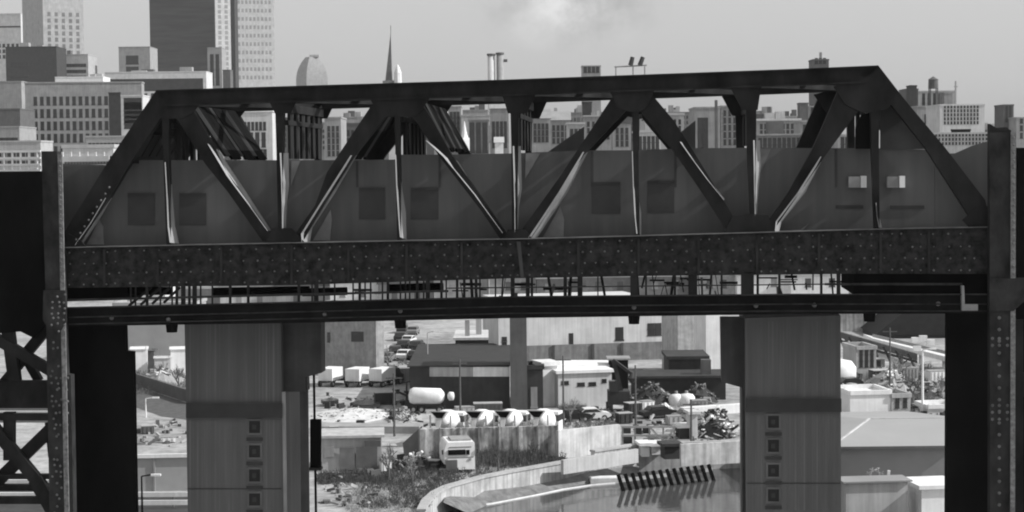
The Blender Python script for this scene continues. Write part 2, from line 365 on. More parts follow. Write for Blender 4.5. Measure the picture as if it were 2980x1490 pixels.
# wind screen walls, near and far sides of the deck
def panel(name, pts, m, w, th=.12):
    return MB().prism(L(*pts, w=w), BN*th).build(name, m, br)
tops = [(176, 508), (352, 500), (352, 483), (600, 481), (640, 466), (900, 466), (1330, 462), (1352, 448), (1600, 442), (2040, 430), (2330, 432), (2550, 431), (2700, 436), (2760, 447), (2812, 440), (2884, 408)]
tl = [(176, 506), (372, 484), (640, 466), (820, 466), (1010, 466), (1160, 464), (1310, 450), (1500, 446), (1680, 438), (1850, 437), (2010, 431), (2196, 430), (2400, 431), (2550, 431), (2720, 436)]
for (x0, y0), (x1, y1) in zip(tl, tl[1:]):
    panel('screen_panel', [(x0, y0 if abs(y0-y1) < 9 else y1), (x1, y1), (x1, lerp(bt, x1)+14), (x0, lerp(bt, x0)+14)], wallm, 1.0)
panel('screen_panel', [(2721, 437), (2750, 447), (2780, 446), (2830, 424), (2884, 408), (2884, 670), (2721, 676)], wallm, 1.0)
# deck
q = MB(); a, c, d_, e = bp(190, 770, .6), bp(2870, 735, .6), bp(2870, 775, .6), bp(190, 815, .6); q.prism([a, c, d_, e], BN*7.6); q.build('deck', steel, br)
# seams, hatches
for x in (1036, 1276, 1720, 1962, 2430):
    yt = lerp(tl, x); MB().hexa(L((x, yt+3), (x+7, yt+3), (x+7, 545), (x, 545), w=.97), L((x, yt+3), (x+7, yt+3), (x+7, 545), (x, 545), w=.998)).build('panel_seam', hatchm, br)
for x0, x1, y0, y1 in ((372, 450, 562, 655), (522, 600, 562, 655), (1045, 1120, 546, 638), (1196, 1276, 546, 638), (1722, 1805, 530, 622), (1884, 1962, 526, 620)):
    h_ = MB(); h_.hexa(L((x0, y0), (x1, y0), (x1, y1), (x0, y1), w=.965), L((x0, y0), (x1, y0), (x1, y1), (x0, y1), w=.998)); ho = h_.build('hatch', hatchm, br)
    f_ = MB()
    for a, c in (((x0, y0), (x1, y0+7)),):
        f_.hexa(L(a, (c[0], a[1]), c, (a[0], c[1]), w=.92), L(a, (c[0], a[1]), c, (a[0], c[1]), w=.963))
    f_.build('hatch_lintel', vdark, ho)
for x0, x1, y0, y1 in ((2432, 2512, 597, 607), (2590, 2690, 598, 608)):
    MB().hexa(L((x0, y0), (x1, y0), (x1, y1), (x0, y1), w=.96), L((x0, y0), (x1, y0), (x1, y1), (x0, y1), w=.998)).build('slot', vdark, br)
for x0 in (2470, 2582):
    b_ = MB(); b_.prism(L((x0, 514), (x0+36, 514), (x0+36, 546), (x0, 546), w=.72), BN*.26); bo = b_.build('junction_box', mat('box_grey', .26), br)
    b_ = MB(); a = L((x0+36, 512), (x0+52, 512), (x0+52, 546), (x0+36, 546), w=.6); b_.prism(a, BN*.3); b_.build('box_cover', white, bo)
# pale wedges painting sunlit patches on the screen walls
cw = mat('sunlit_patch', .2)
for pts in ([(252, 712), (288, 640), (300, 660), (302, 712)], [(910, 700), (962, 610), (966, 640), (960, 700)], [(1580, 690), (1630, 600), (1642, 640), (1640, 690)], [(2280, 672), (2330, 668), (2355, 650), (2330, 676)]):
    panel('sunlit_screen_patch', pts, cw, .93, .05)
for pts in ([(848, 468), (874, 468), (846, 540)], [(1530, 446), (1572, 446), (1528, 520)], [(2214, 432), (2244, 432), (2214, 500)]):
    panel('sunlit_screen_patch', pts, cw, .93, .05)
# raised sloping screens on the far side of the deck
for pts in ([(1590, 445), (1700, 368), (1700, 445)], [(1968, 440), (1972, 392), (2024, 350), (2024, 440)]):
    panel('raised_screen', pts, wallm, 8.2, .15)
# bearings beneath the floor
q = MB(); q.prism(L((186, 836), (372, 832), (372, 872), (186, 872), w=.5), BN*5); q.build('end_floor_beam', black, br)
q = MB(); q.prism(L((2485, 797), (2885, 797), (2885, 858), (2485, 858), w=.5), BN*5); q.build('end_floor_beam', black, br)
# ---------------------------------------------------------------- service walkway hung below the bridge
wk = thing('service_walkway', 'dark steel service walkway girder with railing hung below the truss bridge', 'walkway', bp(1490, 900))
gt = [(186, 896), (850, 880), (1487, 864), (2300, 857), (2884, 857)]; gb = [(2884, 912), (2300, 914), (1487, 926), (850, 940), (186, 950)]
MB().prism(L(*(gt+gb)), BN*.5).build('girder', mat('girder_black', .013, .7, .5, .9, spec=.04), wk)
q = MB()
for i in range(4):
    for dy, ww in ((-2, .25), (26, .12), (46, .12)):
        a, c = gt[i], gt[i+1]
        q.hexa(L((a[0], a[1]+dy), (c[0], c[1]+dy), (c[0], c[1]+dy+4), (a[0], a[1]+dy+4), w=-ww), L((a[0], a[1]+dy), (c[0], c[1]+dy), (c[0], c[1]+dy+4), (a[0], a[1]+dy+4), w=-.003))
q.build('girder_flange', steel2, wk)
for (xa, xb_, off) in ((186, 1300, -22), (2400, 2800, -30), (1300, 2400, -30)):
    q = MB(); q.beam(bp(xa, lerp(gt, xa)+off), bp(xb_, lerp(gt, xb_)+off), .05 if off == -30 and xa < 2000 else .09); q.build('handrail', steel2, wk)
xs = [x for x in range(380, 1300, 17)]
for x in xs+[1330, 1352, 1385, 1400, 1440]:
    if 620 < x < 900 and x % 3: continue
    if random.random() < .15: continue
    x += random.uniform(-4, 4); q = MB(); q.beam(bp(x, lerp(bb, x)-4, .1), bp(x, lerp(gt, x)+2, .1), random.choice((.06, .1, .16))); q.build('hanger', steel, wk)
for x, wd_ in ((1492, .16), (1536, .16), (1548, .1), (1645, .14), (1688, .2), (1740, .05), (1845, .3), (1880, .08), (1964, .1), (2016, .36), (2100, .08), (2175, .5), (2205, .1), (2268, .1), (2390, .1), (2440, .15)):
    q = MB(); q.beam(bp(x, lerp(bb, x)-4, .1), bp(x, lerp(gt, x)+2, .1), wd_); q.build('hanger', steel, wk)
for k in range(46):
    x = random.uniform(1310, 2470); f1, f2 = sorted((random.random(), random.random())); yt_, yb2_ = lerp(bb, x)-2, lerp(gt, x)+2
    q = MB(); q.beam(bp(x, yt_+(yb2_-yt_)*(0 if k % 2 else f1), .6), bp(x+random.uniform(-10, 10), yt_+(yb2_-yt_)*(1 if k % 3 else f2), .6), random.uniform(.03, .12)); q.build('bracket', steel if k % 4 else rivm, wk)
for k in range(30):
    x = random.uniform(1000, 2450); ll3 = random.uniform(15, 60); y_ = random.uniform(0, 26)
    q = MB(); q.beam(bp(x, lerp(bb, x)+6+y_, 1.2), bp(x+ll3, lerp(bb, x)+6+y_, 1.2), random.uniform(.04, .12)); q.build('conduit', steel, wk)
for xa, xb_, y_ in ((374, 500, 0), (620, 900, 4), (880, 1010, 10), (1130, 1290, 6)):   # pipes slung in the gap
    q = MB(); q.tube(bp(xa, lerp(bb, xa)+12+y_, .9), bp(xb_, lerp(bb, xb_)+12+y_, .9), .17); q.build('pipe', black, wk)
for k in range(4):
    q = MB(); q.beam(bp(375+k*34, 890-k*3, .3), bp(440+k*28, 836, .3), .1); q.build('hanger', steel, wk)
q = MB(); q.prism(L((2799, 832), (2806, 832), (2808, 886), (2846, 886), (2846, 904), (2800, 904), w=-.35), BN*.3); q.build('bracket', mat('bracket_grey', .25), wk)
for x, y in ((325, 925), (490, 930), (945, 915), (1165, 905), (1845, 895), (2200, 890), (2370, 888), (2730, 884)):
    q = MB(); q.lathe(bp(x, y), -BN, [(-.01, .1), (.06, .08), (.09, .03)], 8); q.build('bolt', rivm, wk)
for x in (500, 1165, 1845, 2530):
    q = MB(); q.tube(bp(x, lerp(gb, x)+2, .25)-Vector((0, 0, .28)), bp(x, lerp(gb, x)-6, .25), .22, .26, 10); q.build('hanger_foot', black, wk)
# ---------------------------------------------------------------- steel towers
def gz(p): return Vector((p.x, p.y, 0))
def post(name, pts, m, w, th, par):
    """polygon in pixels; the lowest points run on down to the ground"""
    P = L(*pts, w=w); zmin = min(p.z for p in P)
    P = [Vector((p.x, p.y, -.3)) if p.z < zmin+.25 else p for p in P]
    return MB().prism(P, BN*th).build(name, m, par)
tw = thing('steel_tower', 'riveted dark steel viaduct tower with cross bracing at the left edge', 'tower', gz(bp(120, 1000)))
post('column', [(120, 440), (166, 440), (168, 510), (184, 840), (192, 1090), (206, 1092), (210, 1490), (140, 1490), (132, 840), (122, 510)], steel2, -.5, .5, tw)
post('column_edge', [(168, 450), (180, 450), (184, 830), (170, 830)], mat('edge_angle', .16, .6, .6, 6), -.6, .1, tw)
MB().prism(L((126, 845), (190, 845), (192, 935), (180, 960), (140, 960), (124, 930), w=-.62), BN*.1).build('gusset_plate', steel2, tw)
rv = MB()
for y in range(860, 1490, 17):
    for x in (150, 170, 186):
        if random.random() < (.85 if y < 960 or 1080 < y < 1200 else .35): rivet(rv, x+random.uniform(-5, 5)+(y-860)*.012, y+random.uniform(-4, 4), .055, -.505 if y > 962 else -.625)
for y in range(470, 830, 14): rivet(rv, 174+(y-470)*.015, y, .045, -.605)
for y in range(1100, 1480, 34):
    for x in (165, 194): rivet(rv, x+random.uniform(-3, 3), y, .06, -.505)
rv.build('rivets', rivm, tw)['kind'] = 'stuff'
MB().prism(L((-120, 500), (-120, 1000), (0, 970), (60, 965), (100, 985), (132, 940), (132, 498), w=.1), BN*.3).build('plate_girder', black, tw)
def br_mem(a, b_, wpx, w=.15, m=steel, th=.35, name='brace', par=None):
    dx, dy = b_[0]-a[0], b_[1]-a[1]; l_ = math.hypot(dx, dy); nx, ny = -dy/l_*wpx/2, dx/l_*wpx/2
    return MB().prism(L((a[0]+nx, a[1]+ny), (b_[0]+nx, b_[1]+ny), (b_[0]-nx, b_[1]-ny), (a[0]-nx, a[1]-ny), w=w), BN*th).build(name, m, par or tw)
for a, c, wp in (((-60, 960), (170, 1095), 30), ((60, 1045), (155, 930), 30), ((-40, 1170), (75, 1035), 26), ((70, 1040), (110, 1110), 22), ((20, 960), (40, 1110), 34),
                 ((-60, 1148), (160, 1148), 80), ((-60, 1214), (160, 1214), 20), ((150, 1245), (-40, 1430), 36), ((-60, 1200), (170, 1480), 34), ((24, 1200), (24, 1340), 30),
                 ((-60, 1420), (150, 1420), 18), ((-60, 1388), (150, 1388), 14), ((-60, 1457), (150, 1457), 20), ((100, 1395), (160, 1500), 40), ((140, 1230), (150, 1330), 20)):
    br_mem(a, c, wp, w=.1+random.uniform(0, .9))
# fence on the left span top
for k, (xa, xb_, ya) in enumerate(((-60, 118, 500), (182, 318, 466))):
    lf = thing('track_railing', ('white slatted railing on the left approach span beside the tower head' if k == 0 else 'short white railing between the tower head and the sloping end post'), 'railing', bp((xa+xb_)/2, ya, 2+k*3))
    wv = 2+k*3; hgt = 62 if k == 0 else 24
    for j in range(4 if k == 0 else 2):
        y0 = ya-hgt*j/3.2; q = MB(); q.beam(bp(xa, y0, wv), bp(xb_, y0-2, wv), .08, .16 if j == 0 else .09); q.build('rail', white, lf)
    for x in range(int(xa), int(xb_), 24):
        q = MB(); q.beam(bp(x, ya, wv), bp(x, ya-hgt, wv), .07); q.build('post', white, lf)
lr = MB().prism(L((176, 476), (300, 480), (345, 500), (176, 506), w=1.6), BN*.4).build('end_rail_beam', mat('beam_grey', .12), br)
# dark legs
ll = thing('support_pillar', 'broad black steel leg standing under the left end of the bridge', 'pillar', gz(bp(290, 1000, 3)))
post('shaft', [(196, 950), (365, 950), (367, 1022), (388, 1024), (396, 1490), (205, 1490)], black, 1.4, .35, ll)
MB().prism(L((370, 905), (196, 905), (196, 965), (367, 965), w=1.2), BN*.18).build('cap_plate', black, ll)
lr_ = thing('support_pillar', 'narrow black steel leg standing under the right end of the bridge', 'pillar', gz(bp(2820, 1000, 3)))
post('shaft', [(2758, 912), (2886, 912), (2890, 1490), (2753, 1490)], black, 1.4, .7, lr_)
MB().prism(L((2752, 905), (2886, 905), (2886, 950), (2752, 950), w=1.2), BN*.18).build('cap_plate', black, lr_)
tr = thing('steel_tower', 'riveted dark steel viaduct tower rising beside the right end post', 'tower', gz(bp(2930, 1000)))
post('column', [(2880, 382), (2942, 378), (2942, 800), (2950, 900), (2950, 1490), (2884, 1490), (2880, 900)], steel2, -.5, .5, tr)
post('column_edge', [(2942, 385), (2957, 385), (2956, 810), (2944, 810)], mat('edge_angle', .16, .6, .6, 6), -.6, .1, tr)
post('rear_column', [(2960, 430), (3100, 430), (3100, 800), (2962, 800)], black, .4, .3, tr)
MB().prism(L((2880, 812), (3060, 806), (3060, 872), (2978, 880), (2950, 905), (2880, 905), w=-.62), BN*.1).build('gusset_plate', steel2, tr)
MB().prism(L((2880, 360), (2900, 372), (2930, 370), (2944, 382), (2880, 386), w=-.5), BN*.5).build('column_cap', steel, tr)
rv = MB()
for y in list(range(925, 1490, 34)): rivet(rv, 2908, y, .075, -.505)
for y0 in (985, 1005, 1180, 1200, 1220):
    for x in (2888, 2908, 2932): rivet(rv, x, y0, .07, -.505)
for y in range(400, 800, 22): rivet(rv, 2950, y, .045, -.605)
rv.build('rivets', rivm, tr)['kind'] = 'stuff'
for a, c, wp in (((2930, 960), (3060, 900), 26), ((2940, 1180), (3060, 1290), 30), ((2940, 1010), (3060, 1012), 60), ((2940, 1120), (3060, 1120), 70), ((2940, 1445), (3060, 1445), 22), ((2940, 1400), (3060, 1400), 22), ((2965, 930), (2965, 1490), 26)):
    br_mem(a, c, wp, w=.2+random.uniform(0, .7), par=tr)
# ---------------------------------------------------------------- bridge piers
def pier(label, front, side, w0, xw, yw, joint):
    p = thing('bridge_pier', label, 'bridge pier', gz(bp(sum(q[0] for q in front)/len(front), 1200, w0)))
    post('shaft', front, pierm, w0, 7.5, p)
    post('side_block', side, mat('pier_side_shade', .06, streak=.2), w0+.6, 8.5, p)
    return p
def quad(mb, x0, x1, y0, y1, w, th): mb.hexa(L((x0, y0), (x1, y0), (x1, y1), (x0, y1), w=w), L((x0, y0), (x1, y0), (x1, y1), (x0, y1), w=w+th))
p1 = thing('bridge_pier', 'tall grey pier with four small square windows left of the canal yard', 'bridge pier', gz(bp(690, 1200, 2.5)))
post('shaft', [(537, 934), (817, 932), (826, 1490), (545, 1490)], pierm, 2.5, 5.0, p1)
post('side_block', [(818, 934), (880, 934), (893, 1050), (893, 1490), (872, 1490), (872, 1140), (819, 1140)], mat('pier_side_shade', .055, streak=.2), 3.0, .3, p1)  # darker copy of the pier concrete: shade put into the side's colour
MB().prism(L((818, 934), (934, 934), (936, 1085), (888, 1098), (890, 1140), (820, 1140), w=2.9), BN*1).build('corbel', mat('pier_side_shade', .055), p1)
q = MB(); q.beam(bp(826, 1140, 2.45), gz(bp(829, 1480, 2.45)), .14); q.build('lit_edge_strip', lit_strip, p1)  # added pale strip painting the lit edge of the pier
q = MB(); q.beam(bp(822, 940, 2.45), bp(824, 1180, 2.45), .05); q.build('corner_joint', vdark, p1)
p2 = thing('bridge_pier', 'tall grey pier with small square windows standing right of the canal', 'bridge pier', gz(bp(2310, 1200, 2.5)))
post('shaft', [(2168, 926), (2446, 918), (2450, 1490), (2174, 1490)], pierm, 2.5, 5.0, p2)
post('side_block', [(2097, 926), (2168, 926), (2173, 1490), (2160, 1490), (2160, 1128), (2100, 1112)], mat('pier_side_shade', .055), 3.0, 1, p2)  # left face of this pier, its shade also put into the darker tone
for p, x0, x1, yb0, yb1, wx, wys, jy in ((p1, 541, 822, 1174, 1216, 725, (1226, 1297, 1367, 1437), 1421), (p2, 2170, 2449, 1160, 1199, 2235, (1211, 1281, 1353, 1425), 1405)):
    q = MB(); quad(q, x0, x1, yb0, yb1, 2.3, .35); q.build('band', bandm, p)
    q = MB(); quad(q, x0+4, x1-3, jy, jy+3, 2.47, .2); q.build('joint', bandm, p)
    for i, y in enumerate(wys):
        q = MB()
        for a in ((wx-6, wx+38, y-7, y-1), (wx-6, wx+38, y+34, y+40), (wx-6, wx, y-1, y+34), (wx+32, wx+38, y-1, y+34)): quad(q, *a, 2.43, .08)
        fo = q.build('window', mat('window_frame', .12), p)
        q = MB(); quad(q, wx, wx+32, y-1, y+34, 2.475, .1); q.build('pane', mat('pier_pane', .015, .4), fo)
        q = MB(); quad(q, wx+9, wx+21, y+10, y+24, 2.46, .1); q.build('louvre', bandm, fo)
        q = MB(); quad(q, wx-8, wx+40, y+47, y+57, 2.44, .2); q.build('ledge', bandm, p)
    x = x0+10                             # upright board marks
    q = MB()
    while x < x1-8:
        
        wdp = random.choice((1.5, 2, 3, 5))
        quad(q, x, x+wdp, 935, yb0-4, 2.485, .1)
        if not (wx-14 < x < wx+46): quad(q, x, x+wdp, yb1+6, 1485, 2.485, .1)
        x += random.uniform(7, 16)
    rb_ = q.build('rib', mat('pier_rib', .142, .85, .2, .8, (1, 1, .3), streak=.15), p)
# =============================================================== BUILDINGS
def win_grid(root, O, d, length, z0, z1, nx, nz, ww, wh, m=glass, proud=.06, name='window', mx=.06):
    """O: face's left end at z=0; d: unit vector along the face (outside on its right-hand side)"""
    out = Vector((d.y, -d.x, 0)); me = None; loc0 = root.location
    for i in range(nx):
        for j in range(nz):
            u = length*(mx+(1-2*mx)*(i+.5)/nx); z = z0+(z1-z0)*(j+.5)/nz
            p = O+d*u+Vector((0, 0, z-O.z))
            if me is None:
                mb = MB(); mb.box((0, 0, -wh/2), ww, proud*2, wh); mb.box((0, -proud*.5, -wh/2-.12*wh), ww*1.15, proud*2, .12*wh)
                t_ = mb.build(name, m, None); me = t_.data
                cen = t_.location.copy(); o = t_
            else:
                o = bpy.data.objects.new(name, me); col.objects.link(o)
            o.parent = root; o.rotation_euler = (0, 0, math.atan2(d.y, d.x)); o.location = p-loc0-Vector((0, 0, wh*.62))
def roofstuff(root, C, sx, sy, z, n=2, seed=0, rz=0):
    rnd = random.Random(seed)
    for k in range(n):
        q = MB(); w_ = rnd.uniform(.1, .22)*sx; q.box((C.x+rnd.uniform(-.3, .3)*sx, C.y+rnd.uniform(-.3, .3)*sy, z), w_, min(sy*.25, w_), rnd.uniform(1.5, 4)); q.build('roof_unit', rnd.choice((light, midg, darkg)), root)
def corner(name, label, xl, xc, xr, ytop, d, a, mm_, cat='building', winL=None, winR=None, z0=0, par=True, group=None, wm_=None):
    C = at(xc, ytop, d); zt = C.z; C0 = Vector((C.x, C.y, z0)); ca, sa = math.cos(a), math.sin(a)
    r_ = Vector((ca, sa, 0)); l_ = Vector((-sa, ca, 0))
    def solve(dir_, px):
        r0 = ray(px, ytop); k = r0.x/r0.y      # x = k*y
        return (k*C.y-C.x)/(dir_.x-k*dir_.y)
    lr = abs(solve(r_, xr)); ll_ = abs(solve(l_, xl))
    rt = thing(name, label, cat, C0, group)
    q = [C0, C0+r_*lr, C0+r_*lr+l_*ll_, C0+l_*ll_]
    MB().prism(q, (0, 0, zt-z0)).build('wall', mm_, rt)
    if par:
        pq = MB(); e = .3
        for i in range(4):
            pq.beam(q[i]+Vector((0, 0, zt-z0+.3)), q[(i+1) % 4]+Vector((0, 0, zt-z0+.3)), .5, .6)
        pq.build('parapet', mm_, rt)
    if winR: nx, nz, ww, wh, y0, y1 = winR; win_grid(rt, C0, r_, lr, (CAMZ+(HOR-y1)*d/F), (CAMZ+(HOR-y0)*d/F), nx, nz, ww, wh, wm_ or glass)
    if winL: nx, nz, ww, wh, y0, y1 = winL; win_grid(rt, C0+l_*ll_, -l_, ll_, (CAMZ+(HOR-y1)*d/F), (CAMZ+(HOR-y0)*d/F), nx, nz, ww, wh, wm_ or glass)
    return rt, C0, r_, l_, lr, ll_, zt
def front(name, label, xl, xr, ytop, d, dep, mm_, cat='building', win=None, yaw=0.0, wmat=glass, roof=None, group=None, parp=.5, units=0):
    """box facing the camera (turned by yaw), standing on the ground at distance d"""
    A = at(xl, ytop, d); zt = A.z; r_ = Vector((math.cos(yaw), math.sin(yaw), 0)); l_ = Vector((-r_.y, r_.x, 0))
    A0 = Vector((A.x, A.y, 0)); r0 = ray(xr, ytop); k = r0.x/r0.y; ln_ = (k*A.y-A.x)/(r_.x-k*r_.y)
    rt = thing(name, label, cat, A0+r_*ln_/2, group); q = [A0, A0+r_*ln_, A0+r_*ln_+l_*dep, A0+l_*dep]
    MB().prism(q, (0, 0, zt)).build('wall', mm_, rt)
    up = Vector((0, 0, 1))
    if roof:
        rm, rh, kind = roof
        rb = MB(); e = [p+up*(zt+.02) for p in (q[0]-r_*.3-l_*.3, q[1]+r_*.3-l_*.3, q[2]+r_*.3+l_*.3, q[3]-r_*.3+l_*.3)]
        if kind == 'flat':
            rb.prism([p for p in e], up*rh)
        else:
            ins = ln_*.18 if kind == 'hip' else 0.0
            m1 = (e[0]+e[3])/2+up*rh+r_*ins; m2_ = (e[1]+e[2])/2+up*rh-r_*ins
            rb.add(e+[m1, m2_], [(0, 1, 5, 4), (2, 3, 4, 5), (3, 0, 4), (1, 2, 5), (3, 2, 1, 0)])
        rb.build('roof', rm, rt)
    elif parp:
        pq = MB()
        for i in range(4): pq.beam(q[i]+up*(zt+parp/2), q[(i+1) % 4]+up*(zt+parp/2), .35, parp)
        pq.build('parapet', mm_, rt)
    if win:
        for (nx, nz, ww, wh, x0, x1, y0, y1) in (win if isinstance(win, list) else [win]):
            u0 = (x0-xl)/(xr-xl)*ln_; u1 = (x1-xl)/(xr-xl)*ln_
            win_grid(rt, A0+r_*u0, r_, u1-u0, (CAMZ+(HOR-y1)*d/F)+(x0-CX)*0, (CAMZ+(HOR-y0)*d/F), nx, nz, ww, wh, wmat, mx=0.0)
    if units: roofstuff(rt, A0+r_*ln_/2+l_*dep/2, ln_, dep, zt+.1, units, int(xl)+units)
    return rt
def dz(yb): return CAMZ*F/(yb-HOR)          # distance of ground seen at row yb
R = math.radians
faint = mat('window_faint', .30, .5, .2, .3)
# --- skyline, left
front('office_tower', 'pale banded office tower cut by the left edge of the picture', -60, 60, 42, 1700, 30, offw, win=[(4, 1, 9, 1.2, -50, 58, 62, 70), (8, 3, 2.4, 3, -50, 55, 112, 160)], yaw=R(-4))
corner('office_tower', 'tall stepped stone tower with shaded left side and windowed light side', 62, 122, 240, -90, 1500, R(28), light, winR=(5, 9, 2.6, 2.9, 20, 185), winL=(3, 7, 1.6, 2, 40, 200), wm_=mat('window_soft', .16, .4, .3, .3))
front('brick_building', 'squat dark building below the stepped stone tower', 16, 164, 138, 1350, 30, vdark, win=(5, 2, 2.2, 3, 30, 80, 160, 220), units=2)
front('office_block', 'low light wing with bands of windows right of the dark squat building', 166, 256, 160, 1380, 30, light, win=(9, 3, 2, 2.2, 176, 250, 170, 222), units=1)
front('apartment_block', 'grey block with six windows left of the big dark tower', 345, 436, 138, 1400, 30, midg, win=(3, 2, 3.2, 6, 366, 402, 148, 212))
corner('office_tower', 'big dark glass tower rising above the left truss shoulder', 432, 622, 668, -120, 1600, R(76), mat('tower_glass', .06, .35, .4, .03, (1, 1, 12), spec=.4), winR=None)
corner('office_tower', 'slim pale tower wedged behind the right edge of the big dark tower', 622, 624, 668, -110, 1560, R(20), offw, winR=(2, 16, 2.6, 2.6, -40, 200), wm_=faint)  # added box over the dark tower's right face, sunlight put into its pale colour
corner('apartment_tower', 'very tall pale tower with a fine window grid and a dark left side', 668, 679, 795, -130, 1750, R(12), offw, winL=None, winR=(9, 12, 2.0, 3.0, -60, 230), wm_=faint)
front('tower_shade_strip', 'narrow black side wing on the very tall pale tower', 667, 680, -125, 1700, 20, vdark, cat='tower wing')  # added slab, the tall tower's shaded side put into its black
front('office_block', 'narrow grey block with one dark window at the foot of the slim pale tower', 603, 645, 140, 1300, 20, midg, win=(2, 4, 2.5, 5, 608, 640, 150, 240))  # slim pale tower: the added box on the dark tower's right face
front('roof_tank_house', 'small dark rooftop house beside the very tall pale tower', 648, 670, 205, 1250, 12, darkg)
front('long_building', 'long building with a row of dark windows along its top storey', 305, 600, 212, 1200, 25, offw, win=[(16, 1, 4.0, 7, 315, 590, 224, 248), (14, 2, 2, 3, 315, 590, 258, 300)], units=3)
front('white_building', 'bright low white building left of the long windowed building', 160, 300, 226, 1150, 20, white, win=[(7, 1, 2.4, 3, 228, 300, 236, 252)], units=2)
corner('brick_warehouse', 'large grey brick warehouse with many windows behind the left tower', 60, 72, 412, 243, 850, R(5), midg, winR=(16, 6, 1.6, 3.6, 262, 478))
front('painted_wall_panel', 'tall dark advertising panel on the grey brick warehouse front', 316, 350, 272, 840, .6, vdark, cat='wall panel')
front('side_warehouse', 'dim grey flat building cut by the left edge below the pale tower', -80, 62, 240, 900, 30, midg, units=0)
front('side_warehouse', 'darker low building in front of the dim grey one at the left edge', -80, 58, 320, 800, 25, darkg)
front('side_warehouse', 'lowest grey building at the left edge above the white railing', -80, 56, 372, 700, 25, midg, win=(6, 1, 2.2, 2, -40, 50, 384, 404))
front('white_building', 'white windowed row behind the tower head at far left', -60, 118, 415, 560, 15, light, win=(12, 2, 1.1, 1.2, -50, 115, 425, 470))
front('white_building', 'white louvred shed under the brick warehouse front', 182, 330, 432, 520, 14, offw, win=(16, 1, .7, 2.0, 186, 325, 440, 466), roof=(roofl, 1.0, 'flat'))
front('row_building', 'pale building with narrow upright windows left of the sloping end post', 250, 420, 400, 600, 15, light, win=(13, 1, 1.0, 3.5, 256, 400, 408, 432))
front('brick_building', 'white fronted building with tall windows seen through the leftmost truss opening', 352, 415, 280, 800, 15, offw, win=(5, 5, 1.6, 5, 360, 412, 285, 350))
front('white_apartment_house', 'white apartment house with arched windows in the first truss opening', 686, 792, 327, 620, 20, offw, win=[(6, 1, .95, 2.6, 706, 775, 350, 368), (4, 2, 1.4, 2.4, 702, 775, 378, 420), (6, 1, 1.2, 3, 706, 775, 430, 450)], roof=(white, .6, 'flat'))
# --- skyline, centre
dm = thing('domed_tower', 'hazy distant tower with a rounded top behind the upper chord', 'tower', gz(at(908, 240, 2600)))
C = gz(at(908, 240, 2600)); sw = 93*2600/F; zt = CAMZ+(HOR-162)*2600/F
q = MB(); zb = CAMZ+(HOR-235)*2600/F
prof = []
for k in range(11):
    tt = k/10; prof.append((zb+(zt-zb)*tt, sw/2*(1-.62*tt**2.4)))
q = MB()
for (z_a, r_a), (z_b, r_b) in zip([(0, sw/2)]+prof, prof):
    if z_b-z_a < .01: continue
    def sq(r, z): return [C+Vector((x*r, y*r*.8, z)) for x, y in ((-1, .1), (-.25, -1), (1, -.2), (.4, 1))]
    q.hexa(sq(r_a, z_a), sq(r_b, z_b))
q.build('shaft', midg, dm)
q = MB(); q.box(C+Vector((4, 0, zt)), sw*.3, 10, 3); q.build('cap', light, dm)
st = thing('church_steeple', 'thin pointed church steeple poking above the truss top chord', 'steeple', gz(at(1138, 240, 900)))
C = gz(at(1132, 240, 900)); u_ = 900/F
q = MB(); q.box(C, 26*u_, 26*u_, CAMZ+(HOR-232)*u_, R(40)); q.build('belfry', midg, st)
zb = CAMZ+(HOR-232)*u_; ap = at(1137, 92, 900); r_ = 13*u_
b4 = [C+Vector((math.cos(R(40+90*k+0))*r_, math.sin(R(40+90*k))*r_, zb)) for k in range(4)]
q = MB(); q.add(b4+[ap], [(0, 1, 4), (1, 2, 4), (2, 3, 4), (3, 0, 4), (3, 2, 1, 0)]); q.build('spire', mat('slate', .13), st)
q = MB(); q.beam(ap-Vector((0, 0, 1)), ap+Vector((0, 0, 3)), .3); q.build('finial', midg, st)
C2 = gz(at(1158, 240, 898)); q = MB(); q.tube(C2+Vector((0, 0, zb-4)), C2+Vector((0, 0, CAMZ+(HOR-212)*u_)), 1.9, 1.7, 8); q.lathe(C2+Vector((0, 0, CAMZ+(HOR-212)*u_)), (0, 0, 1), [(0, 1.8), (2, 1.2), (4.2, .15)], 8); q.build('turret', white, st)
for i, (xa, xb_, yt, m_, lb) in enumerate(((1419, 1441, 163, light, 'left of two round boiler chimneys above the truss top chord'), (1445, 1466, 160, midg, 'right of two round boiler chimneys above the truss top chord, with a side bracket'))):
    C = gz(at((xa+xb_)/2, 230, 1000)); ck = thing('chimney_stack', lb, 'chimney', C); rr_ = (xb_-xa)/2*1000/F; zt = CAMZ+(HOR-yt)*1000/F
    q = MB(); q.tube(C, C+Vector((0, 0, zt)), rr_*1.05, rr_*.95, 18); q.build('shaft', offw if i == 0 else midg, ck, True)
    q = MB(); q.tube(C+Vector((0, 0, zt)), C+Vector((0, 0, zt+1)), rr_*1.15, rr_*1.15, 18); q.build('rim', darkg, ck)
    if i: q = MB(); q.box(C+Vector((rr_+1, 0, zt-4)), 2, 1.2, 1.5); q.build('bracket', darkg, ck)
front('rooftop_house', 'small box with a dark window band poking above the top chord', 1694, 1748, 194, 800, 10, midg, win=(4, 1, 1.4, 2.6, 1697, 1745, 198, 212))
fr = thing('rooftop_tank_frame', 'rooftop steel frame carrying two dark upright tanks above the top chord', 'rooftop frame', gz(at(1835, 215, 700)))
u_ = 700/F; zB = CAMZ+(HOR-192)*u_; q = MB(); q.beam(at(1788, 195, 700), at(1882, 190, 700), .5, .5)
for x in (1792, 1842, 1876): q.beam(at(x, 193, 700), gz(at(x, 193, 700)), .4)
q.build('frame', midg, fr)
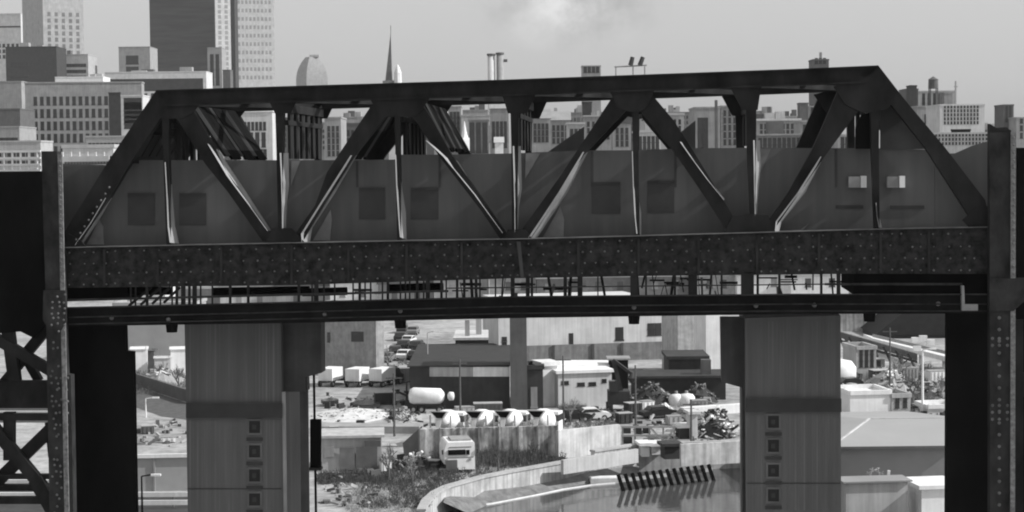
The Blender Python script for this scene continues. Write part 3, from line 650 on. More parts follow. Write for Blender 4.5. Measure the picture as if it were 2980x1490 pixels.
for xa, tl_ in ((1835, 6), (1862, 9)):
    q = MB(); q.tube(at(xa, 190, 700), at(xa+tl_, 166, 700), .95, .8, 10); q.build('tank', vdark, fr)
front('rooftop_house', 'dark rooftop box right of centre just above the chord near the right shoulder', 2366, 2412, 176, 700, 10, darkg, win=(3, 1, 1.2, 2, 2370, 2405, 182, 192), units=1)
# --- buildings seen through the truss openings
T = front
T('brick_building', 'pale plain building with faint windows in the second truss opening', 944, 992, 345, 600, 20, midg, win=(3, 5, .9, 1.6, 950, 988, 360, 450))
T('brick_building', 'darker low building right of the pale plain one in the second opening', 1002, 1092, 362, 640, 20, darkg, win=(6, 3, .9, 1.8, 1006, 1085, 370, 440), units=1)
T('brick_building', 'white gabled top seen just right of the second apex gusset', 1262, 1302, 312, 760, 15, offw, win=(2, 3, 1.5, 3, 1268, 1298, 330, 400))
T('brick_building', 'mid grey tall block left of the slender white steeple', 1304, 1342, 312, 740, 20, midg, win=(3, 6, 1.2, 2.4, 1308, 1338, 325, 420))
T('brick_building', 'long light building with a flat top in the third truss opening', 1342, 1430, 338, 730, 18, light, win=(5, 1, 1.5, 6, 1372, 1424, 350, 425))
T('brick_building', 'brown brick block with a white roof band beside the centre post', 1426, 1480, 316, 640, 18, midg, win=[(4, 4, 1, 2, 1430, 1476, 352, 430)], roof=(white, 1.4, 'flat'))
T('brick_building', 'three tall narrow grey bays behind the slender white steeple', 1364, 1422, 352, 620, 12, mat('bay_grey', .2), win=(3, 1, 1.6, 9, 1364, 1420, 352, 440))
sp = thing('white_steeple', 'slender white steeple in front of the grey bays in the third opening', 'steeple', gz(at(1352, 440, 560)))
C = gz(at(1352, 440, 560)); u_ = 560/F; q = MB(); q.box(C, 22*u_, 22*u_, CAMZ+(HOR-400)*u_, R(30)); q.build('belfry', white, sp)
q = MB(); q.lathe(C+Vector((0, 0, CAMZ+(HOR-400)*u_)), (0, 0, 1), [(0, 11*u_), (10*u_, 8*u_), (48*u_, .1)], 8); q.build('spire', white, sp)
T('white_house', 'small white gabled house low in the third opening beside the centre post', 1440, 1464, 415, 520, 8, white, roof=(roofl, 1.6, 'gable'))
for i, (xl, xr, yt, d, m_, lb, rf) in enumerate((
    (1546, 1602, 345, 560, midg, 'grey hillside house with a dark dormer right of the centre post', (midg, 3, 'gable')),
    (1600, 1660, 350, 600, midg, 'grey row house with a dark dormer, second in the fourth opening', (midg, 3, 'gable')),
    (1652, 1700, 362, 520, light, 'pale terrace with a light roof edge left of the third apex', (roofl, .5, 'flat')),
    (1700, 1782, 340, 640, midg, 'flat grey building below the small tank left of the third apex', (roofl, .5, 'flat')),
    (1784, 1836, 360, 560, midg, 'grey building between the centre-right diagonal and the upright', (darkg, .6, 'flat')),
    (1852, 1924, 386, 500, offw, 'white house with dark windows right of the third apex upright', (roofl, .6, 'flat')),
    (1924, 1990, 336, 640, light, 'light house with a dark chimney window in the fifth opening', (roofl, .8, 'flat')),
    (2204, 2330, 352, 620, midg, 'wide grey flat building with a pale roof line in the sixth opening', (offw, .7, 'flat')),
    (2330, 2402, 356, 560, midg, 'grey building below the dark roof tank near the last diagonal', (midg, .6, 'flat')),
    (2200, 2420, 395, 460, mat('near_grey', .2), 'long low grey shed just above the screen in the sixth opening', (midg, .4, 'flat')),
    (2440, 2530, 395, 450, light, 'pale building in the small triangle beside the last upright', (light, .4, 'flat')))):
    rt = T('row_house', lb, xl, xr, yt, d, 14, m_, win=(max(2, int((xr-xl)/14)), 3, .9, 1.6, xl+5, xr-5, yt+14, yt+70), roof=rf, units=1+i % 2)
T('rooftop_house', 'small dark tank house standing on roofs left of the third apex', 1696, 1722, 300, 660, 6, vdark)
T('rooftop_house', 'dark square roof house on the skyline left of the last diagonal', 2328, 2352, 303, 640, 6, darkg)
T('rooftop_house', 'pale ribbed roof house beside the dark square one left of the last diagonal', 2354, 2402, 312, 650, 8, midg, win=(4, 1, .8, 2.6, 2358, 2400, 316, 335))
T('brick_apartment_block', 'brick apartment block with dark upright recesses in the fifth opening', 2022, 2096, 316, 560, 18, midg, win=(2, 1, 1.6, 9, 2030, 2060, 345, 440))
T('brick_apartment_block', 'right half of the brick block with small windows in the fifth opening', 2098, 2148, 312, 565, 18, mat('block_grey', .23), win=(3, 5, .8, 1.6, 2102, 2145, 325, 430))
q = thing('chimney', 'thin rooftop chimney above the brick block in the fifth opening', 'chimney', gz(at(2084, 320, 555))); m_ = MB(); m_.box(gz(at(2084, 320, 555)), .8, .8, CAMZ+(HOR-298)*555/F); m_.build('shaft', darkg, q)
for i, (xl, xr, yt, m_, lb) in enumerate(((800, 870, 345, darkg, 'dim block between the lattice bars and the second opening'), (870, 950, 352, midg, 'grey block at the left side of the second opening'), (985, 1075, 338, midg, 'distant grey slab behind the darker low building in the second opening'),
    (1240, 1310, 334, darkg, 'distant dim slab behind the white gabled top'), (1330, 1420, 322, midg, 'distant grey slab above the three narrow bays'), (1536, 1590, 322, midg, 'distant grey slab at the left side of the fourth opening'),
    (1592, 1640, 332, darkg, 'distant dark slab in the middle of the fourth opening'), (1642, 1780, 326, mat('far_grey', .2), 'distant long slab behind the small dark tank house'), (1780, 1850, 338, darkg, 'distant dim slab left of the third apex upright'),
    (1860, 1935, 332, midg, 'distant grey slab right of the third apex upright'), (1936, 2020, 322, mat('far_grey', .2), 'distant tall slab behind the light house in the fifth opening'), (2196, 2270, 330, darkg, 'distant dark slab at the left side of the sixth opening'),
    (2272, 2345, 338, midg, 'distant grey slab in the middle of the sixth opening'), (2346, 2440, 326, mat('far_grey', .2), 'distant slab behind the ribbed roof house'), (2610, 2700, 330, darkg, 'distant dark slab just right of the right end post'), (2860, 2935, 372, midg, 'distant low slab left of the right tower head'))):
    T('distant_block', lb, xl, xr, yt+(i*7) % 9, 830+(i*53) % 90, 20, m_, cat='building', win=(max(4, int((xr-xl)/11)), 4, .8, 1.3, xl+4, xr-4, yt+16, yt+80), wmat=vdark, units=5, group='distant slabs on the skyline')
# --- skyline, right
T('brick_building', 'dark stepped rooftop block right of the sloping end post', 2636, 2672, 262, 700, 12, darkg, units=1)
T('rooftop_house', 'small dark cube topping the stepped block right of the end post', 2648, 2668, 252, 690, 6, vdark)
T('apartment_block', 'pale block under the water tank on the right skyline', 2672, 2780, 268, 720, 18, light, win=(6, 4, 1.1, 2, 2680, 2775, 285, 340))
T('apartment_block', 'dull grey block in front of the pale block on the right skyline', 2668, 2742, 312, 640, 16, midg, win=(6, 5, .8, 1.5, 2690, 2738, 345, 410))
T('apartment_block', 'large pale apartment block with rows of windows at right', 2735, 2866, 308, 600, 20, offw, win=[(11, 5, .6, .9, 2745, 2850, 318, 376)])
T('dark_shop_sign', 'black rectangular billboard in front of the large pale block', 2770, 2824, 381, 560, .8, black, cat='billboard')
wt = thing('water_tank', 'dark rooftop water tank on legs above the right skyline', 'water tank', gz(at(2716, 260, 700)))
u_ = 700/F; C = at(2716, 258, 700); q = MB(); q.tube(C, C+Vector((0, 0, 26*u_)), 1.9, 1.8, 12); q.build('tank', darkg, wt)
q = MB(); q.lathe(C+Vector((0, 0, 26*u_)), (0, 0, 1), [(0, 2.0), (1.2, .1)], 12); q.build('tank_roof', darkg, wt)
for k in range(4): q = MB(); p = Vector((C.x+(1.3 if k % 2 else -1.3), C.y+(1.3 if k//2 else -1.3), C.z)); q.beam(p, Vector((p.x, p.y, 0)), .35); q.build('leg', darkg, wt)
T('rooftop_house', 'grey stair house on the right skyline beside the thin mast', 2748, 2772, 272, 690, 8, midg)
an = thing('antenna_mast', 'thin pale antenna mast on the right skyline', 'mast', gz(at(2781, 300, 680))); q = MB(); q.beam(gz(at(2781, 300, 680)), at(2781, 236, 680), .5); q.build('pole', light, an); q = MB(); q.beam(at(2776, 252, 680), at(2787, 252, 680), .3); q.build('crossarm', light, an)
T('dark_tower_block', 'dark slab rising right of the right tower head', 2920, 2950, 308, 650, 12, darkg, win=(2, 4, .9, 1.4, 2924, 2946, 318, 370))
T('apartment_block', 'grey building cut by the right edge behind the tower', 2958, 3060, 345, 640, 16, midg, win=(5, 3, 1, 1.8, 2964, 3050, 355, 420))
T('apartment_block', 'low pale building between the right end post and the tower head', 2620, 2915, 392, 520, 16, light, win=(22, 3, .5, .7, 2690, 2905, 400, 436))
# --- band of low warehouses glimpsed in the gap below the bridge
bandb = [(330, 480, 838, offw), (480, 640, 842, midg), (640, 800, 838, offw), (800, 960, 834, midg), (960, 1100, 822, white), (1100, 1260, 828, midg), (1262, 1420, 812, light), (1424, 1560, 806, mat('band_grey', .33)), (1562, 1690, 812, mat('band_dim', .17)), (1694, 1850, 808, mat('band_dim', .17)),
         (1852, 2010, 806, mat('band_dim', .17)), (2012, 2140, 806, mat('band_grey', .33)), (2145, 2300, 803, white), (2302, 2470, 805, white), (2470, 2640, 812, midg)]
words = ['first', 'second', 'third', 'fourth', 'fifth', 'sixth', 'seventh', 'eighth', 'ninth', 'tenth', 'eleventh', 'twelfth', 'thirteenth', 'fourteenth', 'fifteenth']
for i, (xl, xr, yt, m_) in enumerate(bandb):
    T('warehouse', '%s warehouse from the left in the gap below the bridge' % words[i], xl, xr, yt, 372+(i*37 % 40), 14, m_, group='warehouses glimpsed in the gap', win=(max(2, int((xr-xl)/60)), 1, 1.2, 1.6, xl+6+i%4*9, xr-14, yt+16, yt+36), wmat=(darkg if i % 2 else midg), roof=(random.choice((roofl, midg, darkg)), .5, 'flat'), units=1)
# =============================================================== YARD BELOW THE BRIDGE
up = Vector((0, 0, 1))
def gw(px, yb, z=0): return gp(px, yb, z)
def rel(name, label, cat, loc, rz=0.0, group=None):
    """an Empty with parts built in local coordinates (thing built at the origin, then moved)"""
    t_ = thing(name, label, cat, (0, 0, 0), group); t_['_l'] = (loc[0], loc[1], loc[2], rz); return t_
def place(t_):
    l_ = t_['_l']; del t_['_l']; t_.location = (l_[0], l_[1], l_[2]); t_.rotation_euler = (0, 0, l_[3])
def wheels(t_, ws, r, wd_=.28):
    for x, y in ws:
        q = MB(); q.tube((x, y-wd_/2, r), (x, y+wd_/2, r), r, r, 12); o = q.build('wheel', rubber, t_)
        q = MB(); q.tube((x, y-wd_/2-.02, r), (x, y+wd_/2+.02, r), r*.5, r*.5, 10); q.build('rim', light, o)
# cars -----------------------------------------------------------------
def car(label, loc, rz, m_, grp):
    t_ = rel('parked_car', label, 'car', loc, rz, grp)
    prof = [(-2.2, .35), (-2.2, .8), (-1.9, .95), (-1.5, 1.0), (-1.0, 1.42), (.5, 1.45), (1.1, 1.02), (2.0, .88), (2.2, .7), (2.2, .35)]
    q = MB(); q.prism([Vector((x, -.86, z)) for x, z in prof], (0, 1.72, 0)); q.build('body', m_, t_)
    for s_ in (-1, 1):
        q = MB(); q.prism([Vector((x, s_*.87, z)) for x, z in ((-1.35, 1.02), (-.95, 1.36), (.45, 1.38), (.95, 1.03))], (0, s_*.02, 0)); q.build('side_window', glass, t_)
    q = MB(); q.hexa([Vector(p) for p in ((.56, -.75, 1.44), (.56, .75, 1.44), (1.12, .75, 1.03), (1.12, -.75, 1.03))], [Vector(p) for p in ((.58, -.75, 1.47), (.58, .75, 1.47), (1.15, .75, 1.05), (1.15, -.75, 1.05))]); q.build('windshield', glass, t_)
    q = MB(); q.hexa([Vector(p) for p in ((-1.06, -.75, 1.40), (-1.06, .75, 1.40), (-1.52, .75, 1.01), (-1.52, -.75, 1.01))], [Vector(p) for p in ((-1.08, -.75, 1.43), (-1.08, .75, 1.43), (-1.55, .75, 1.03), (-1.55, -.75, 1.03))]); q.build('rear_window', glass, t_)
    wheels(t_, ((-1.35, -.8), (1.35, -.8), (-1.35, .8), (1.35, .8)), .33, .22)
    place(t_); return t_
paint = [mat('car_black', .015, .35, .1, 2, spec=.5), mat('car_white', .75, .4, .05, 2, spec=.5), mat('car_grey', .18, .4, .1, 2, spec=.5)]
carlist = [(1172, 968, 0, 85, 'black car farthest back in the pale parking lot'), (1203, 973, 2, 85, 'grey car beside the farthest black car in the pale lot'), (1168, 990, 0, 80, 'black car in the second row of the pale parking lot'),
           (1190, 1001, 1, 80, 'white car between the dark cars in the pale lot'), (1176, 1014, 0, 80, 'black car just in front of the white car in the lot'), (1214, 1016, 0, 78, 'black car nearest the lamp post in the lot, third row'),
           (1150, 1032, 0, 90, 'black car at the left of the nearest parking row'), (1178, 1044, 1, 78, 'white car in the nearest parking row'), (1212, 1046, 0, 78, 'large looking black car at the right of the nearest parking row'),
           (1238, 1040, 2, 78, 'grey car at the right end of the nearest row by the pole'), (1128, 1052, 2, 80, 'grey car parked close to the grey warehouse corner'), (1140, 1094, 0, 20, 'small black car behind the rightmost white box truck')]
for x, y, c_, a, lb in carlist: car(lb, gw(x, y), R(a), paint[c_], 'cars in the pale parking lot')
# box trucks -------------------------------------------------------------
def boxtruck(label, loc, rz):
    t_ = rel('box_truck', label, 'truck', loc, rz, 'white box trucks by the grey warehouse')
    q = MB(); q.box((-.6, 0, .85), 3.4, 2.1, 1.65); q.build('cargo_box', white, t_)
    q = MB(); q.prism([Vector((x, -1.0, z)) for x, z in ((1.2, .5), (1.2, 2.3), (2.1, 2.3), (2.6, 1.5), (3.2, 1.35), (3.2, .5))], (0, 2.0, 0)); q.build('cab', vdark, t_)
    q = MB(); q.hexa([Vector(p) for p in ((2.12, -.9, 2.25), (2.12, .9, 2.25), (2.6, .9, 1.52), (2.6, -.9, 1.52))], [Vector(p) for p in ((2.16, -.9, 2.27), (2.16, .9, 2.27), (2.64, .9, 1.54), (2.64, -.9, 1.54))]); q.build('windshield', glass, t_)
    q = MB(); q.box((.1, 0, .6), 5.8, .9, .25); q.build('chassis', vdark, t_)
    wheels(t_, ((-2, -.95), (2.3, -.95), (-2, .95), (2.3, .95)), .42)
    place(t_)
for x, y, a, lb in ((968, 1121, 70, 'white box truck at the left of the three by the warehouse'), (1046, 1122, 70, 'white box truck in the middle of the three by the warehouse'), (1120, 1122, 60, 'white box truck at the right of the three, nearest the parking lot')):
    boxtruck(lb, gw(x, y), R(a))
# buildings ---------------------------------------------------------------
corner('warehouse', 'plain grey warehouse with one dark window behind the white box trucks', 945, 1093, 1116, 895, dz(1092), R(50), mat('warehouse_grey', .30, streak=.12))
wh_ = None
for o in col.objects:
    if o.get('label', '') == 'plain grey warehouse with one dark window behind the white box trucks': wh_ = o
def on_face(o, name, x0, x1, y0, y1, d, m_, yaw=0, th=.1):
    """window built on a wall: pixel rectangle at distance d"""
    a, b_, c, e = at(x0, y0, d), at(x1, y0, d), at(x1, y1, d), at(x0, y1, d)
    q = MB(); q.hexa([a, b_, c, e], [p+Vector((0, th, 0)) for p in (a, b_, c, e)]); return q.build(name, m_, o)
def face_d(C, dir_, px):
    r0 = ray(px, 1000); k = r0.x/r0.y; t_ = (k*C.y-C.x)/(dir_.x-k*dir_.y); return (C+dir_*t_).y
Cw = Vector((wh_.location.x, wh_.location.y, 0)); lw = Vector((-math.sin(R(50)), math.cos(R(50)), 0))
for x0, x1, y0, y1 in ((1023, 1058, 965, 994), (953, 961, 967, 997)):
    P = []
    for x, y in ((x0, y0), (x1, y0), (x1, y1), (x0, y1)): P.append(at(x, y, face_d(Cw, lw, x)))
    nrm = Vector((-lw.y, lw.x, 0)); nrm = nrm if nrm.y < 0 else -nrm
    q = MB(); q.hexa(P, [p+nrm*.08 for p in P]); q.build('window', glass, wh_)
def lowb(name, label, xl, xr, ytop, yb, dep, m_, **k): return front(name, label, xl, xr, ytop, dz(yb), dep, m_, **k)
b_ = lowb('dark_building', 'low dark building with a bright parapet beside the parking lot', 1192, 1482, 1068, 1190, 28, vdark, roof=(mat('tar_roof', .035), .15, 'flat'))
d_ = dz(1190)
for xa, xb_, m_ in ((1250, 1375, light), (1376, 1482, white)):
    q = MB(); P = [at(xa, 1068, d_-.15), at(xb_, 1068, d_-.15), at(xb_, 1096, d_-.15), at(xa, 1096, d_-.15)]; q.hexa(P, [p+Vector((0, .6, 0)) for p in P]); q.build('parapet', m_, b_)
lowb('dark_building', 'dark rear block with a white coping strip behind the low dark building', 1325, 1455, 990, 1100, 12, vdark, roof=(offw, .35, 'flat'), units=2)
lowb('white_strip_building', 'narrow white wall with two small dark openings beside the dark shaft', 1450, 1483, 905, 1120, 6, offw, yaw=R(14), win=(1, 2, .7, .6, 1460, 1474, 980, 1010))
lowb('dark_shaft', 'tall narrow dark brick shaft standing in the yard below the centre of the bridge', 1483, 1532, 890, 1196, 5, darkg)
lowb('dark_shed', 'dark lean-to shed between the dark shaft and the white pillar', 1534, 1580, 1075, 1195, 5, vdark, win=(1, 1, .8, 2.4, 1542, 1565, 1130, 1185), wmat=midg)
fb_ = lowb('factory', 'long bright white factory wall on a grey base with small windows', 1526, 1972, 895, 1060, 30, offw, yaw=R(13), win=[(1, 1, 1.3, 1.9, 1788, 1812, 962, 998), (2, 2, 1.1, .9, 1882, 1924, 952, 990), (1, 1, .7, 1.7, 1655, 1664, 975, 1008)], parp=0)
# grey base course
C0 = at(1530, 900, dz(1060)); C0 = Vector((C0.x, C0.y, 0)); rd = Vector((math.cos(R(13)), math.sin(R(13)), 0)); nr_ = Vector((rd.y, -rd.x, 0)); ln2 = 24.3
q = MB(); q.prism([C0+nr_*.25, C0+rd*ln2+nr_*.25, C0+rd*ln2-nr_*.1, C0-nr_*.1], up*2.7); q.build('base_course', mat('base_grey', .19, streak=.2), fb_)
for k in (4.2, 10.4, 15): q = MB(); q.beam(C0+rd*k+nr_*.35, C0+rd*k+nr_*.35+up*2.7, .35); q.build('buttress', darkg, fb_)
lowb('silo_building', 'light concrete block between the white factory and the tall white column', 1972, 2056, 898, 1100, 9, mat('block_light', .42, streak=.2), yaw=R(10), units=1)
lowb('dark_annex', 'dark tarred annex in front of the light concrete block', 1946, 2058, 1046, 1150, 8, vdark, roof=(vdark, .4, 'flat'))
lowb('dark_building', 'long low black shed stretching in front of the dark tarred annex', 1846, 2112, 1102, 1172, 7, mat('shed_black', .03), roof=(vdark, .3, 'flat'), units=1)
lowb('tall_white_shed', 'tall narrow white wall at the left edge of the right pier', 2054, 2100, 900, 1125, 6, white, yaw=R(10))
# garage with canopy
gb_ = lowb('garage', 'pale garage with a row of dark windows under a white canopy', 1624, 1780, 1088, 1192, 8, offw, yaw=R(12), roof=(white, .35, 'flat'),
     win=[(1, 1, .95, .45, 1632, 1656, 1112, 1124), (2, 1, .95, .45, 1674, 1740, 1118, 1130), (1, 1, .6, .45, 1750, 1766, 1110, 1122)])
lowb('white_pillar_shed', 'bright white upright shed at the left end of the pale garage', 1580, 1622, 1066, 1188, 3, white, yaw=R(20), roof=(white, .5, 'flat'))
cn = thing('canopy', 'long white canopy roof above the pale garage', 'canopy', gw(1700, 1165)); 
q = MB(); a = at(1585, 1062, 236); c = at(1778, 1062, 238); q.prism([a, c, c+Vector((0, 6, 0)), a+Vector((0, 6, 0))], -up*.7); q.build('roof', white, cn)
for x in (1592, 1690, 1772): q = MB(); p = at(x, 1074, 238); q.beam(p-up*.0, Vector((p.x, p.y, 0)), .3); q.build('post', midg, cn)
# excavator-like dark machine right of the garage
ex = thing('material_handler', 'dark tracked grab crane standing right of the pale garage', 'crane', gw(1800, 1195)); B0 = gw(1800, 1195)
q = MB(); q.box(B0+Vector((0, 0, .9)), 2.6, 3, 1.6); q.build('body', vdark, ex)
q = MB(); q.box(B0+Vector((-1.1, 0, 0)), .7, 3.6, .9); q.build('track', rubber, ex); q = MB(); q.box(B0+Vector((1.1, 0, 0)), .7, 3.6, .9); q.build('track', rubber, ex)
q = MB(); q.box(B0+Vector((-.6, -1, 2.5)), 1.2, 1.4, 1.3); q.build('cab', glass, ex)
q = MB(); q.beam(B0+Vector((.4, 0, 2.2)), B0+Vector((-.6, 0, 6.2)), .5); q.build('boom', vdark, ex)
q = MB(); q.beam(B0+Vector((-.6, 0, 6.2)), B0+Vector((1.6, -1, 4.6)), .35); q.build('arm', vdark, ex)
q = MB(); q.lathe(B0+Vector((1.6, -1, 4.6)), (0, 0, -1), [(0, .2), (.5, .6), (1.1, .2)], 8); q.build('grab', vdark, ex)
lowb('dark_hopper', 'dark square hopper box above the grab crane', 1774, 1828, 1048, 1175, 3, black, roof=(midg, .2, 'flat'))
# scrap piles ---------------------------------------------------------------
def chunks(name, label, cat, cx_px, yb, wpx, h, n, mats_, seed, dep=5, sz=.5):
    rnd = random.Random(seed); B0 = gw(cx_px, yb); wm_ = wpx*B0.y/F; t_ = thing(name, label, cat, B0)
    q = MB(); k = 16; vs = []; fs = []
    ring = [(1.0, 0), (.78, .38), (.5, .72), (.2, .95)]
    for rr2, zz in ring:
        for i in range(k):
            aa = 2*math.pi*i/k; jit = rnd.uniform(.85, 1.12); vs.append(B0+Vector((math.cos(aa)*rr2*wm_/2*jit, math.sin(aa)*rr2*dep/2*jit+dep/2, zz*h*rnd.uniform(.8, 1.1)-.05)))
    vs.append(B0+Vector((0, dep/2, h)))
    for j in range(3): fs += [(j*k+i, j*k+(i+1) % k, (j+1)*k+(i+1) % k, (j+1)*k+i) for i in range(k)]
    fs += [(3*k+i, 3*k+(i+1) % k, 4*k) for i in range(k)]
    q.add(vs, fs); q.build('heap', mats_[0], t_)
    for mi in range(1, len(mats_)):
        q = MB()
        for _ in range(n//(len(mats_)-1)):
            aa = rnd.uniform(0, 6.28); rr2 = rnd.random()**.6; zz = h*(1-rr2**1.4); p = B0+Vector((math.cos(aa)*rr2*wm_/2, math.sin(aa)*rr2*dep/2+dep/2, max(.05, zz)))
            d1 = Vector((rnd.uniform(-1, 1), rnd.uniform(-1, 1), rnd.uniform(-.5, .8))).normalized()*rnd.uniform(.3, 1)*sz*1.6
            q.beam(p-d1, p+d1, rnd.uniform(.15, .7)*sz, rnd.uniform(.1, .5)*sz)
        so_ = q.build('scrap', mats_[mi], t_); so_['kind'] = 'stuff'
    return t_
chunks('scrap_heap', 'black and white scrap heap beside the right pier above the canal wall', 'scrap heap', 2092, 1278, 125, 3.0, 150, (vdark, white, vdark, white, midg), 3, sz=.62)
chunks('scrap_heap', 'dark brown scrap heap below the dark annex', 'scrap heap', 1900, 1185, 150, 2.6, 110, (vdark, darkg, vdark, midg), 5, sz=.5)
chunks('scrap_heap', 'low dark heap at the foot of the tall white shed', 'scrap heap', 2040, 1178, 110, 2.2, 80, (vdark, darkg, midg), 6, sz=.45)
chunks('rubble_pile', 'pale rubble pile between the yard and the tanker', 'rubble pile', 1165, 1228, 80, 1.1, 90, (gravel, light, darkg), 8, sz=.35)
chunks('gravel_mound', 'wide pale gravel mound around the dark puddles', 'gravel mound', 1010, 1232, 260, .7, 70, (mat('pale_gravel', .58, .9, .25, .8, bump=.4), light, midg), 9, dep=14, sz=.22)
chunks('rubble_pile', 'tangled pile of light beams left of the white truck', 'rubble pile', 1210, 1372, 110, 1.3, 70, (darkg, white, vdark, midg), 11, dep=4, sz=.5)
chunks('rubble_pile', 'brushy rubble pile between the stair tower and lamp post at right', 'rubble pile', 2610, 1165, 190, 3.2, 150, (midg, light, darkg, white), 12, dep=10, sz=.55)
chunks('rubble_pile', 'grey rubble pile right of the tall lamp post', 'rubble pile', 2735, 1170, 90, 2.2, 70, (midg, light, darkg), 13, dep=6, sz=.45)
chunks('rubble_pile', 'grey heap between the dark track bed and the white boxes at left', 'rubble pile', 455, 1130, 150, 2.2, 90, (midg, light, darkg, white), 14, dep=8, sz=.45)
chunks('rubble_pile', 'small pale heap left of the two white tanks', 'rubble pile', 1935, 1205, 70, 1.1, 50, (light, white, darkg), 15, dep=3, sz=.35)
for k, (x, y, rr2, lb) in enumerate(((962, 1180, 1.0, 'small dark puddle left in the pale yard'), (1066, 1188, 1.7, 'larger dark puddle right in the pale yard'))):
    c = gw(x, y); q = MB(); q.add([c+Vector((math.cos(a*.35)*rr2*(1+.2*math.sin(3*a)), math.sin(a*.35)*rr2*1.7, .75)) for a in range(18)], [tuple(range(18))])
    pz = thing('puddle', lb, 'puddle', (c.x, c.y, .75)); q.prism([c+Vector((math.cos(a*.35)*rr2*(1+.2*math.sin(3*a)), math.sin(a*.35)*rr2*1.7, .70)) for a in range(18)], -up*.4); q.build('water', mat('puddle_water', .03, .15, .1, 1, spec=.5), pz)
# white tanks
for i, (x, y, r2, lb) in enumerate(((1968, 1182, .95, 'left of two round white tanks below the dark annex'), (1998, 1182, 1.05, 'right of two round white tanks below the dark annex'), (2440, 1116, 2.4, 'large white round tank peeping from behind the right pier'))):
    c = gw(x, y); t_ = thing('storage_tank', lb, 'tank', c); h = 1.1 if i < 2 else 2.2
    q = MB(); q.lathe(c, (0, 0, 1), [(0, r2), (h, r2), (h+r2*.35, r2*.75), (h+r2*.5, .1)], 20); q.build('shell', white, t_, True)
    q = MB(); q.tube(c+up*(h+r2*.4), c+up*(h+r2*.4+.4), .2, .2, 8); q.build('hatch', midg, t_)
# tanker
tk = rel('tank_trailer', 'long white tank trailer in front of the low dark building', 'tank trailer', gw(1245, 1200), R(-8))
q = MB(); q.lathe((-2.3, 0, 2.0), (1, 0, 0), [(0, .3), (.15, .85), (.6, 1.05), (3.9, .95), (4.3, .5), (4.4, .1)], 16); q.build('tank', white, tk, True)
q = MB(); q.box((0, 0, .75), 4.2, .8, .3); q.build('frame', vdark, tk); q = MB(); q.lathe((2.5, 0, 2.0), (1, 0, 0), [(0, .3), (.2, .55), (.7, .5), (.8, .1)], 12); q.build('end_cap', white, tk, True)
wheels(tk, ((-1.6, -.8), (-.6, -.8), (1.6, -.8), (-1.6, .8), (1.6, .8)), .45); place(tk)
# mixer trucks: rear view, drum and hopper above the wall
def mixer(label, loc, rz):
    t_ = rel('mixer_truck', label, 'concrete mixer', loc, rz, 'white mixer trucks behind the stained wall')
    q = MB(); q.lathe((1.9, 0, 2.0), (-1, 0, .22), [(0, .4), (.3, 1.0), (1.4, 1.3), (2.6, 1.2), (3.8, .62), (4.0, .55)], 18); q.build('drum', white, t_, True)
    q = MB(); q.hexa([Vector((-2.15, s*1.0, 3.75)) for s in (-1, 1)]+[Vector((-2.0, .35, 2.9)), Vector((-2.0, -.35, 2.9))], [Vector((-2.95, s*1.0, 3.85)) for s in (-1, 1)]+[Vector((-2.5, .35, 2.9)), Vector((-2.5, -.35, 2.9))]); q.build('hopper', white, t_)
    q = MB(); q.add([Vector((-2.99, -.8, 3.72)), Vector((-2.99, .8, 3.72)), Vector((-2.62, .3, 3.05)), Vector((-2.62, -.3, 3.05)), Vector((-2.9, -.8, 3.72)), Vector((-2.9, .8, 3.72)), Vector((-2.5, .3, 3.05)), Vector((-2.5, -.3, 3.05))], [(0, 1, 2, 3), (4, 5, 6, 7), (0, 1, 5, 4), (2, 3, 7, 6)]); q.build('hopper_mouth', black, t_)
    for s in (-1, 1): q = MB(); q.beam((-2.2, s*1.15, 1), (-2.3, s*1.15, 3.3), .16); q.build('pedestal', offw, t_)
    q = MB(); q.prism([Vector((-2.7, 0.25, 2.9)), Vector((-2.7, -.25, 2.9)), Vector((-3.3, -.2, 1.6)), Vector((-3.3, .2, 1.6))], (-.1, 0, 0)); q.build('chute', offw, t_)
    q = MB(); q.box((.4, 0, .8), 7, .9, .35); q.build('chassis', vdark, t_)
    q = MB(); q.box((3.1, 0, .9), 1.8, 2.3, 2.1); cb_ = q.build('cab', white, t_)
    q = MB(); q.box((3.1, 0, 2.0), 1.84, 2.34, .7); q.build('window', glass, cb_)
    wheels(t_, ((-1.8, -1), (-.7, -1), (3, -1), (-1.8, 1), (-.7, 1), (3, 1)), .5); place(t_)
for x, lb in ((1300, 'first white mixer truck from the left behind the stained wall'), (1402, 'second white mixer truck from the left behind the stained wall'), (1486, 'third white mixer truck from the left behind the stained wall'), (1582, 'fourth white mixer truck, nearest the pale garage')):
    c = at(x, 1310, 201); mixer(lb, (c.x, 203, .05), R(74))
# stained retaining walls ------------------------------------------------------
def wallrun(name, label, pts, h, th, m_, posts=None, pm=None, cat='wall'):
    t_ = thing(name, label, cat, pts[0]); q = MB()
    for a, c in zip(pts, pts[1:]):
        n2 = Vector((-(c-a).y, (c-a).x, 0)).normalized()*th
        q.hexa([a-up*.3, c-up*.3, c+n2-up*.3, a+n2-up*.3], [a+up*h, c+up*h, c+n2+up*h, a+n2+up*h])
    q.build('panel', m_, t_)
    if posts:
        for a, c in zip(pts, pts[1:]):
            n_ = max(2, int((c-a).length/posts))
            for k in range(n_+1):
                p = a.lerp(c, k/n_); n2 = Vector((-(c-a).y, (c-a).x, 0)).normalized(); q = MB(); q.beam(p-n2*.08, p-n2*.08+up*(h+.1), .16); q.build('post', pm or midg, t_)
    return t_
stain = mat('stained_concrete', .38, .9, .75, .9, (1, 1, .6), .3, streak=.6)
wallrun('retaining_wall', 'stained grey concrete wall below the four mixer trucks', [gw(1222, 1345), gw(1622, 1334)], 3.35, .5, stain, 1.9, mat('post_stain', .22), 'retaining wall')
